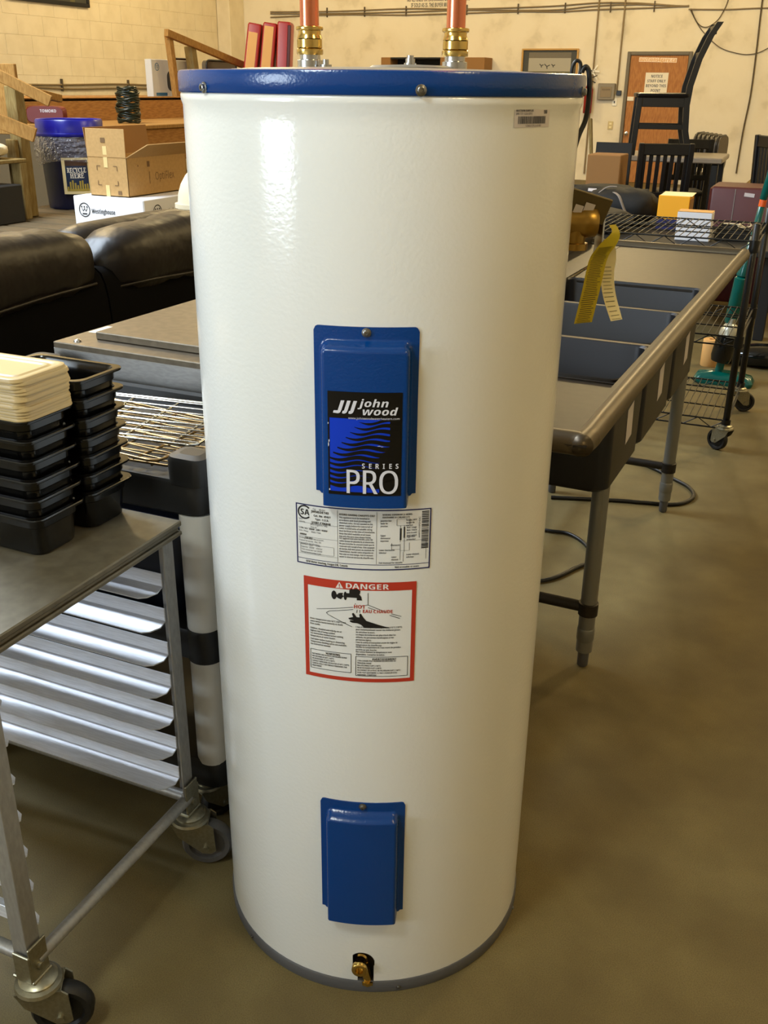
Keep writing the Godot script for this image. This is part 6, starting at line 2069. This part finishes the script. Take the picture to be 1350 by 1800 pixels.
	loft(st, [rrect(1.0, 0.4, 0.03, 0.0, 4), rrect(1.02, 0.42, 0.03, 0.02, 4), rrect(1.02, 0.42, 0.03, 0.745, 4), rrect(0.99, 0.39, 0.03, 0.76, 4)])
	obj("body", st, M["maroon"], t)
	st = mb(); cbox(st, Transform3D(Basis.from_euler(Vector3(0, 0, -0.08)), Vector3(-0.25, 0.715, 0.2115)), Vector3(0.065, 0.024, 0.001), 0); obj("sticker", st, M["sticker paper"], t)
	st = mb(); bx(st, Vector3(-0.344, 0.55, 0.2105), Vector3(-0.339, 0.75, 0.213), 0.0); obj("seam", st, M["strap grey"], t)
	# grey-topped table with a dining chair standing on it
	t = thing("dining_table", "grey topped table with a black chair standing on it", "table", Vector3(-1.43, 0, -9.4), deg_to_rad(2.0))
	st = mb(); cbox(st, X(Vector3(0, 0.81, 0)), Vector3(1.0, 0.045, 0.8), 0.008); obj("tabletop", st, M["table grey"], t)
	for q in [[-0.44, -0.34], [-0.44, 0.34], [0.44, -0.34], [0.44, 0.34]]:
		st = mb(); cbox(st, X(Vector3(q[0], 0.39, q[1])), Vector3(0.06, 0.785, 0.06), 0.006); obj("leg", st, M["chair black"], t)
	t = thing("dining_chair", "black high backed wooden chair standing up on the grey table", "chair", Vector3(-1.52, 0.8335, -9.27), deg_to_rad(14.0))
	ladder_chair(t)
	# chairs with slatted backs in front of the table
	t = thing("dining_chair", "black slat backed chair pushed against the grey table's front", "chair", Vector3(-1.34, 0, -8.35), deg_to_rad(22.0))
	slat_chair(t, 0.98)
	t = thing("dining_chair", "black chair behind the grey table with a white tag on its top rail", "chair", Vector3(-1.4, 0, -10.2), deg_to_rad(20.0))
	slat_chair(t, 0.94)
	st = mb(); cbox(st, X(Vector3(0.0, 0.91, 0.245)), Vector3(0.02, 0.05, 0.002), 0); obj("paper_tag", st, M["sticker paper"], t)
	t = thing("dining_chair", "black chair with a tall leaning back post at the right edge, behind the trunk", "chair", Vector3(-0.3, 0, -8.35), deg_to_rad(-60.0))
	slat_chair(t, 1.05)
	# row of folded chairs standing on edge
	var first: Node3D = null
	var nth := ["first at the table end", "second from the table end", "third from the table end", "third from the right", "second from the right", "last at the right"]
	for k in 6:
		var at := Vector3(-1.42 + 0.058 * k, 0.0, -11.45 + 0.13 * k)
		var lab: String = "grey folded chair standing upright in the far row, " + nth[k]
		if k == 0:
			first = thing("folding_chair", lab, "chair", at, deg_to_rad(84.0), "grey folded chairs in a row by the far wall")
			st = mb()
			var fr := PackedVector3Array()
			for p in rpoly(0.44, 0.94, 0.09, 6): fr.append(Vector3(p.x, p.y + 0.47, 0))
			tube(st, fr, 0.012, 8, true)
			obj("frame", st, M["chair black"], first)
			st = mb()
			var hp := PackedVector2Array()
			for p in rpoly(0.43, 0.32, 0.085, 6): hp.append(p + Vector2(0, 0.775))
			prism(st, hp, -0.022, 0.022)
			obj("backrest", st, M["chair grey"], first)
			st = mb(); cbox(st, X(Vector3(0, 0.36, 0)), Vector3(0.39, 0.38, 0.035), 0.012); obj("seat", st, M["chair grey"], first)
		else:
			dup(first, at, deg_to_rad(84.0), lab)
	# boxes and boards by the heater's edge
	t = carton("tall_carton", "tall brown carton standing left of the slat backed chair", Vector3(-1.83, 0, -8.35), Vector3(-1.57, 0.885, -8.05), M["cardboard inside"])
	t = thing("brown_board", "dark brown board leaning behind the tall carton", "board", Vector3(-1.75, 0, -8.62))
	st = mb(); cbox(st, Transform3D(Basis.from_euler(Vector3(-0.06, 0, 0)), Vector3(0, 0.475, 0)), Vector3(0.3, 0.95, 0.025), 0.004); obj("panel", st, M["dark clutter"], t)
	t = thing("wooden_stick", "thin brown wooden stick leaning upright beside the heater's right edge", "stick")
	st = mb(); beam(st, Vector3(-2.05, 1.12, -9.0), Vector3(-1.9, 0.0, -8.9), 0.04, 0.025); obj("shaft", st, M["weathered wood"], t)
	t = soft("dark_bag", "dark clothing heap with a white tag right beside the heater", "garment", Vector3(-1.55, 0.52, -7.4), Vector3(0.32, 0.1, 0.19), M["bag black"], 0.16, 21)
	st = mb(); cbox(st, Transform3D(Basis.from_euler(Vector3(-0.4, 0, 0)), Vector3(-0.04, 0.17, 0.17)), Vector3(0.06, 0.035, 0.002), 0); obj("tag", st, M["sticker paper"], t)
	t = thing("side_table", "low dark table under the clothing heap right of the heater", "table", Vector3(-1.55, 0, -7.35))
	st = mb(); bx(st, Vector3(-0.5, 0.49, -0.28), Vector3(0.55, 0.519, 0.28), 0.005); obj("tabletop", st, M["dark clutter"], t)
	for q in [[-0.44, -0.24], [-0.44, 0.24], [0.49, -0.24], [0.49, 0.24]]:
		st = mb(); bx(st, Vector3(q[0] - 0.025, 0, q[1] - 0.025), Vector3(q[0] + 0.025, 0.49, q[1] + 0.025), 0.004); obj("leg", st, M["dark clutter"], t)
	# long low pallet with pale boards behind the trunk
	t = thing("board_stack", "stack of pale boards on dark bearers by the far wall behind the trunk", "boards", Vector3(-0.2, 0, -12.2))
	st = mb(); bx(st, Vector3(-0.8, 0.0, -0.8), Vector3(1.6, 0.34, 0.6), 0.01); obj("bearer", st, M["dark clutter"], t)
	for k in 2:
		st = mb(); bx(st, Vector3(-0.75, 0.342 + k * 0.035, -0.7), Vector3(1.5 - k * 0.3, 0.374 + k * 0.035, 0.5), 0.005); obj("plank", st, M["weathered wood"], t)

# tall chair facing west: seat, two front legs, two long curved back posts
func ladder_chair(t: Node3D) -> void:
	var st := mb()
	loft(st, [rrect(0.42, 0.42, 0.03, 0.46, 4), rrect(0.44, 0.44, 0.03, 0.47, 4), rrect(0.44, 0.44, 0.03, 0.49, 4), rrect(0.41, 0.41, 0.03, 0.497, 4)])
	obj("seat", st, M["chair black"], t)
	st = mb()
	for s in [-1.0, 1.0]:
		bx(st, Vector3(-0.18, 0.385, s * 0.19 - 0.012), Vector3(0.18, 0.46, s * 0.19 + 0.012), 0.003)
		bx(st, Vector3(s * 0.18 - 0.012, 0.385, -0.19), Vector3(s * 0.18 + 0.012, 0.46, 0.19), 0.003)
	obj("apron", st, M["chair black"], t)
	for s in [-1.0, 1.0]:
		st = mb(); beam(st, Vector3(-0.205, 0, s * 0.19), Vector3(-0.185, 0.46, s * 0.19), 0.045, 0.045, 0.005); obj("leg", st, M["chair black"], t)
		st = mb()
		var prof := PackedVector2Array()
		var back := [Vector2(0.27, 0.0), Vector2(0.215, 0.2), Vector2(0.2, 0.4), Vector2(0.21, 0.55), Vector2(0.255, 0.75), Vector2(0.325, 0.93), Vector2(0.385, 1.03)]
		for p in back: prof.append(p + Vector2(0.025, 0))
		for k in back.size(): prof.append(back[back.size() - 1 - k] - Vector2(0.025, 0))
		prism(st, prof, s * 0.19 - 0.018, s * 0.19 + 0.018)
		obj("back_post", st, M["chair black"], t)
	for s in [-1.0, 1.0]:
		st = mb(); bx(st, Vector3(-0.19, 0.21, s * 0.19 - 0.01), Vector3(0.21, 0.25, s * 0.19 + 0.01), 0.003); obj("stretcher", st, M["chair black"], t)
	st = mb()
	for q in [[0.36, 0.98], [0.27, 0.78]]:
		bx(st, Vector3(q[0] - 0.01, q[1] - 0.04, -0.175), Vector3(q[0] + 0.01, q[1] + 0.03, 0.175), 0.003)
	obj("back_rail", st, M["chair black"], t)

# chair whose back faces south (+z)
func slat_chair(t: Node3D, h: float) -> void:
	var st := mb()
	cbox(st, X(Vector3(0, 0.45, 0.0)), Vector3(0.42, 0.04, 0.42), 0.012)
	obj("seat", st, M["chair black"], t)
	for s in [-1.0, 1.0]:
		st = mb(); beam(st, Vector3(s * 0.185, 0, 0.2), Vector3(s * 0.19, h, 0.26), 0.04, 0.035, 0.005, Vector3.BACK); obj("back_post", st, M["chair black"], t)
		st = mb(); beam(st, Vector3(s * 0.185, 0, -0.19), Vector3(s * 0.18, 0.44, -0.18), 0.04, 0.04, 0.005, Vector3.BACK); obj("leg", st, M["chair black"], t)
	st = mb(); cbox(st, X(Vector3(0, h - 0.045, 0.252)), Vector3(0.4, 0.085, 0.028), 0.006); obj("top_rail", st, M["chair black"], t)
	st = mb(); cbox(st, X(Vector3(0, 0.6, 0.232)), Vector3(0.36, 0.05, 0.022), 0.004); obj("lower_rail", st, M["chair black"], t)
	for k in 7:
		var x := lerpf(-0.16, 0.16, k / 6.0)
		st = mb(); beam(st, Vector3(x, 0.6, 0.232), Vector3(x, h - 0.06, 0.25), 0.03, 0.014, 0.003, Vector3.BACK); obj("slat", st, M["chair black"], t)
	for s in [-1.0, 1.0]:
		st = mb(); bx(st, Vector3(s * 0.185 - 0.01, 0.2, -0.18), Vector3(s * 0.185 + 0.01, 0.235, 0.2), 0.003); obj("stretcher", st, M["chair black"], t)

func wall_things() -> void:
	var zn := ROOM_N
	var st: SurfaceTool
	# cable bundle along the far wall, with clips
	var t := thing("cable_run", "bundle of tan painted cables clipped along the far wall", "cable")
	for k in 3:
		st = mb()
		var pts := []
		for x in [-9.5, -8.2, -7.0, -6.0, -5.0, -4.4, -3.8, -3.2, -2.6, -2.45]:
			pts.append(Vector3(x, 2.44 + 0.035 * k + 0.012 * sin(x * 2.1 + k * 2.0) + (0.03 if x > -4.0 else 0.0) - (0.02 * k if x > -2.7 else 0.0), zn + 0.016))
		tube(st, curve(pts, 4), 0.011, 6)
		obj("cable", st, M["conduit"], t)
	for x in [-8.9, -8.4, -7.7, -6.95, -5.9, -5.05, -4.3, -3.6, -2.95]:
		st = mb(); bx(st, Vector3(x - 0.008, 2.415, zn), Vector3(x + 0.008, 2.56, zn + 0.032), 0.002); obj("clip", st, M["thin wire"], t)
	for q in [["straight tan conduit dropping down the far wall beside the extinguisher", -3.78, 0.1, 5.0], ["straight tan conduit dropping down the far wall to the switch", -3.385, 1.28, 5.0]]:
		st = mb(); cyl(st, Vector3(q[1], q[2], zn + 0.02), Vector3(q[1], q[3], zn + 0.02), 0.013, 10)
		tag(obj("conduit", st, M["conduit"]), q[0], "conduit")
	st = mb()
	tube(st, curve([Vector3(-2.45, 2.44, zn + 0.02), Vector3(-1.9, 2.43, zn + 0.015), Vector3(-1.35, 2.44, zn + 0.015), Vector3(-0.5, 2.42, zn + 0.015), Vector3(1.0, 2.42, zn + 0.015)], 5), 0.01, 6)
	tag(obj("wall_cable", st, M["conduit"]), "single tan cable running on along the far wall right of the bundle", "cable")
	st = mb()
	tube(st, curve([Vector3(-1.43, 3.2, zn + 0.03), Vector3(-1.44, 2.54, zn + 0.03), Vector3(-1.42, 1.9, zn + 0.03), Vector3(-1.41, 1.3, zn + 0.03), Vector3(-1.44, 0.8, zn + 0.03), Vector3(-1.45, 0.2, zn + 0.03)], 5), 0.012, 6)
	tag(obj("wall_cable", st, M["thin wire"]), "thin dark cable hanging straight down the stained far wall", "cable")
	st = mb()
	tube(st, curve([Vector3(-2.42, 2.45, zn + 0.02), Vector3(-2.3, 2.26, zn + 0.025), Vector3(-2.17, 2.2, zn + 0.025), Vector3(-2.03, 2.28, zn + 0.025), Vector3(-1.95, 2.42, zn + 0.025), Vector3(-1.9, 2.6, zn + 0.025), Vector3(-1.8, 3.2, zn + 0.025)], 5), 0.007, 6)
	tag(obj("wall_cable", st, M["thin wire"]), "thin wire drooping in a small loop from the cable bundle's end", "cable")
	st = mb()
	tube(st, curve([Vector3(-2.43, 2.44, zn + 0.02), Vector3(-2.3, 2.25, zn + 0.018), Vector3(-2.17, 2.11, zn + 0.018), Vector3(-1.95, 1.94, zn + 0.018), Vector3(-1.73, 1.865, zn + 0.018), Vector3(-1.5, 1.84, zn + 0.018), Vector3(-1.27, 1.92, zn + 0.018), Vector3(-0.9, 2.2, zn + 0.018)], 5), 0.006, 6)
	tag(obj("wall_cable", st, M["thin wire"]), "thin wire sagging in a wide curve right of the door", "cable")
	# west wall cables
	t = thing("cable_run", "pair of tan painted cables clipped along the block wall", "cable")
	for k in 2:
		st = mb()
		var pts := []
		for z in [-9.0, -10.1, -11.2, -12.1, -13.2, -14.6, -15.9]:
			pts.append(Vector3(ROOM_W + 0.022, 1.33 - 0.05 * k + 0.012 * sin(z * 2.3 + k * 1.7), z))
		tube(st, curve(pts, 4), 0.013, 6)
		obj("cable", st, M["conduit"], t)
	for z in [-10.4, -11.9, -13.4, -14.8]:
		st = mb(); bx(st, Vector3(ROOM_W, 1.24, z - 0.008), Vector3(ROOM_W + 0.04, 1.4, z + 0.008), 0.002); obj("clip", st, M["thin wire"], t)
	# framed picture high on the block wall
	t = thing("framed_picture", "dark framed picture high on the block wall at the top left", "picture", Vector3(ROOM_W + 0.012, 2.34, -11.85))
	st = mb(); bx(st, Vector3(0, 0.0, -0.8), Vector3(0.03, 0.05, 0.8), 0.004); bx(st, Vector3(0, 0.55, -0.8), Vector3(0.03, 0.6, 0.8), 0.004); bx(st, Vector3(0, 0.05, -0.8), Vector3(0.03, 0.55, -0.75), 0.004); bx(st, Vector3(0, 0.05, 0.75), Vector3(0.03, 0.55, 0.8), 0.004); obj("frame", st, M["dark clutter"], t)
	st = mb(); bx(st, Vector3(0, 0.05, -0.75), Vector3(0.012, 0.55, 0.75), 0); obj("picture_sheet", st, M["picture mat"], t)
	st = mb()
	for q in [[-0.5, 0.3, 0.1], [-0.1, 0.2, 0.16], [0.25, 0.15, 0.08], [0.5, 0.25, 0.12]]:
		bx(st, Vector3(0.012, 0.05, q[0]), Vector3(0.0135, 0.05 + q[1], q[0] + q[2]), 0)
	obj("picture_shapes", st, M["picture olive"], t)
	# landscape print on the far wall
	t = thing("framed_picture", "gilt framed landscape with flying birds on the far wall behind the heater", "picture", Vector3(-4.485, 1.3, zn))
	st = mb()
	bx(st, Vector3(-0.455, 0.0, 0.0), Vector3(-0.43, 0.625, 0.04), 0.004); bx(st, Vector3(0.43, 0.0, 0.0), Vector3(0.455, 0.625, 0.04), 0.004); bx(st, Vector3(-0.43, 0.6, 0.0), Vector3(0.43, 0.625, 0.04), 0.004); bx(st, Vector3(-0.43, 0.0, 0.0), Vector3(0.43, 0.025, 0.04), 0.004)
	obj("frame", st, M["picture wood"], t)
	var q0 := mb(); var q1 := mb(); var q2 := mb(); var q3 := mb()
	bx(q0, Vector3(-0.43, 0.025, 0.0), Vector3(0.43, 0.6, 0.012), 0)
	var Fp := face(Vector3(0, 0, 0.0125), Vector3.RIGHT, Vector3.BACK)
	flat_rect(q1, Fp, -0.34, 0.3, 0.34, 0.49)
	flat_rect(q2, Fp, -0.34, 0.1, 0.34, 0.3)
	var Fq := face(Vector3(0, 0, 0.0135), Vector3.RIGHT, Vector3.BACK)
	flat_rect(q3, Fq, -0.34, 0.49, 0.34, 0.57)
	for p in [[-0.13, 0.38, 0.05], [-0.04, 0.37, 0.07], [0.06, 0.38, 0.045]]:
		flat_line(q0, Fq, Vector2(p[0], p[1]), Vector2(p[0] - p[2] * 0.6, p[1] + p[2] * 0.5), 0.014)
		flat_line(q0, Fq, Vector2(p[0], p[1]), Vector2(p[0] + p[2] * 0.7, p[1] + p[2] * 0.3), 0.014)
		flat_line(q0, Fq, Vector2(p[0], p[1]), Vector2(p[0] + p[2] * 0.1, p[1] - p[2] * 0.5), 0.016)
	multi("print", [[q0, M["picture mat"]], [q1, M["picture pale"]], [q2, M["picture olive"]], [q3, M["door frame grey"]]], t)
	# stencilled notice high on the wall
	st = mb()
	flat_text(st, "ALL ITEMS MUST BE PAID FOR BEFORE REMOVAL\nNO REFUNDS OR EXCHANGES ON AUCTION ITEMS\nIF SOLD AS IS. THE BUYER MUST TAKE CARE", bold, 0.082, face(Vector3(-6.4, 2.65, zn + 0.002), Vector3.RIGHT, Vector3.BACK), HORIZONTAL_ALIGNMENT_CENTER, 0.56, 0.0, -6.0)
	tag(obj("wall_lettering", st, M["label ink"]), "three lines of small black painted lettering high on the far wall", "sign")
	# box behind the heater's lid
	t = thing("display_case", "brown box with a dark open middle seen over the heater's lid", "box", Vector3(-6.33, 0, -16.2))
	st = mb(); bx(st, Vector3(-0.89, 0.0, -0.29), Vector3(-0.72, 1.79, 0.1), 0.006); bx(st, Vector3(0.15, 0.0, -0.29), Vector3(0.9, 1.79, 0.1), 0.006); bx(st, Vector3(-0.72, 0.0, -0.29), Vector3(0.15, 1.0, 0.1), 0.006); obj("case", st, M["cardboard inside"], t)
	st = mb(); bx(st, Vector3(-0.72, 1.0, -0.29), Vector3(0.15, 1.78, -0.2), 0.0); bx(st, Vector3(-0.72, 1.765, -0.2), Vector3(0.15, 1.79, 0.1), 0.0); obj("opening", st, M["dark clutter"], t)
	# door notices
	t = thing("paper_notice", "white paper notice with four lines taped to the wooden door", "notice", Vector3(-2.797, 1.47, zn + 0.029))
	st = mb(); bx(st, Vector3(-0.17, -0.19, 0), Vector3(0.17, 0.12, 0.002), 0); obj("sheet", st, M["paper sheet"], t)
	st = mb()
	flat_text(st, "NOTICE\nSTAFF ONLY\nBEYOND THIS\nPOINT", bold, 0.056, face(Vector3(0, -0.03, 0.0032), Vector3.RIGHT, Vector3.BACK), HORIZONTAL_ALIGNMENT_CENTER, 0.85)
	obj("lettering", st, M["label soft ink"], t)
	t = thing("banner_sticker", "long pale pink lettered banner stuck across the top of the door", "sign", Vector3(-2.81, 1.765, zn + 0.029), 0.0)
	st = mb(); cbox(st, Transform3D(Basis.from_euler(Vector3(0, 0, -0.02)), Vector3.ZERO), Vector3(0.56, 0.062, 0.002), 0); obj("strip", st, M["banner pink"], t)
	st = mb(); flat_text(st, "auctions4gary.ca", bold, 0.075, face(Vector3(0, 0.003, 0.0025), Vector3(1, -0.02, 0), Vector3.BACK), HORIZONTAL_ALIGNMENT_CENTER, 0.9); obj("lettering", st, M["tan plywood"], t)
	# electrics and extinguisher between picture and door
	t = thing("breaker_panel", "grey electrical panel box on the far wall left of the door", "panel", Vector3(-3.54, 1.2, zn))
	st = mb(); bx(st, Vector3(-0.13, 0, 0), Vector3(0.13, 0.235, 0.07), 0.006); obj("box", st, M["panel grey"], t)
	st = mb(); bx(st, Vector3(-0.085, 0.035, 0.07), Vector3(0.085, 0.185, 0.077), 0.003); obj("door", st, M["conduit"], t)
	st = mb(); flat_text(st, "SQUARE", bold, 0.034, face(Vector3(0.0, 0.145, 0.0775), Vector3.RIGHT, Vector3.BACK)); obj("lettering", st, M["thin wire"], t)
	t = thing("light_switch", "small white light switch under the conduit left of the door", "switch", Vector3(-3.405, 1.17, zn))
	st = mb(); bx(st, Vector3(-0.038, -0.055, 0), Vector3(0.038, 0.055, 0.015), 0.004); obj("plate", st, M["switch white"], t)
	st = mb(); bx(st, Vector3(-0.008, -0.016, 0.015), Vector3(0.008, 0.016, 0.026), 0.002); obj("toggle", st, M["label soft ink"], t)
	t = thing("junction_box", "small black junction box beside the electrical panel", "box", Vector3(-3.345, 1.3, zn))
	st = mb(); bx(st, Vector3(-0.035, -0.035, 0), Vector3(0.035, 0.035, 0.05), 0.004); obj("box", st, M["chair black"], t)
	t = thing("outlet_plate", "ivory outlet plate low on the far wall left of the door", "outlet", Vector3(-3.435, 0.83, zn))
	st = mb(); bx(st, Vector3(-0.04, -0.06, 0), Vector3(0.04, 0.06, 0.012), 0.003); obj("plate", st, M["ivory"], t)
	st = mb(); bx(st, Vector3(-0.018, 0.012, 0.012), Vector3(0.018, 0.04, 0.016), 0.002); bx(st, Vector3(-0.018, -0.04, 0.012), Vector3(0.018, -0.012, 0.016), 0.002); obj("socket", st, M["tag cream"], t)
	t = thing("fire_extinguisher", "red fire extinguisher hung on the far wall by the heater's edge", "extinguisher", Vector3(-3.8, 1.0, zn + 0.11))
	st = mb()
	lathe(st, [Vector2(0, 0), Vector2(0.062, 0.002), Vector2(0.066, 0.02), Vector2(0.066, 0.33), Vector2(0.05, 0.39), Vector2(0.025, 0.42), Vector2(0.025, 0.45), Vector2(0, 0.45)], 24)
	obj("cylinder", st, M["extinguisher red"], t)
	st = mb(); cyl(st, Vector3(0, 0.44, 0), Vector3(0, 0.5, 0), 0.022, 12); beam(st, Vector3(0, 0.5, 0), Vector3(0.12, 0.545, 0.03), 0.02, 0.012); beam(st, Vector3(0, 0.48, 0), Vector3(0.1, 0.44, 0.03), 0.02, 0.012); obj("valve", st, M["chair black"], t)
	st = mb(); bx(st, Vector3(-0.02, 0.1, -0.11), Vector3(0.02, 0.4, -0.064), 0.002); obj("bracket", st, M["panel grey"], t)
	t = thing("white_ribbon", "crossed white ribbon tied above the fire extinguisher", "ribbon", Vector3(-3.77, 1.6, zn + 0.05))
	st = mb()
	for q in [[Vector3(-0.13, 0.02, 0), Vector3(0.1, 0.0, 0)], [Vector3(-0.06, -0.08, 0), Vector3(0.06, 0.09, 0)], [Vector3(-0.04, 0.03, 0), Vector3(0.07, -0.11, 0)]]:
		beam(st, q[0], q[1], 0.022, 0.006, 0.001, Vector3.BACK)
	cyl(st, Vector3(0, 0, -0.05), Vector3(0, 0, 0.005), 0.012, 8)
	obj("strips", st, M["switch white"], t)

# more sale lots on the near side of the aisle
func aisle_lots() -> void:
	var t := thing("pallet_stack", "wooden pallet of brown cartons standing near the loading door", "pallet", Vector3(-2.75, 0, 1.75))
	var st: SurfaceTool
	for k in 6:
		st = mb(); bx(st, Vector3(-1.0, 0.1, -0.4 + k * 0.145), Vector3(1.0, 0.122, -0.3 + k * 0.145), 0.003); obj("plank", st, M["weathered wood"], t)
	for k in 3:
		st = mb(); bx(st, Vector3(-0.95 + k * 0.9, 0, -0.4), Vector3(-0.85 + k * 0.9, 0.1, 0.43), 0.003); obj("runner", st, M["weathered wood"], t)
	for k in 3:
		st = mb(); bx(st, Vector3(-0.98 + k * 0.66, 0.123, -0.36), Vector3(-0.34 + k * 0.66, 0.84, 0.38), 0.006); obj("carton", st, M["cardboard"], t)
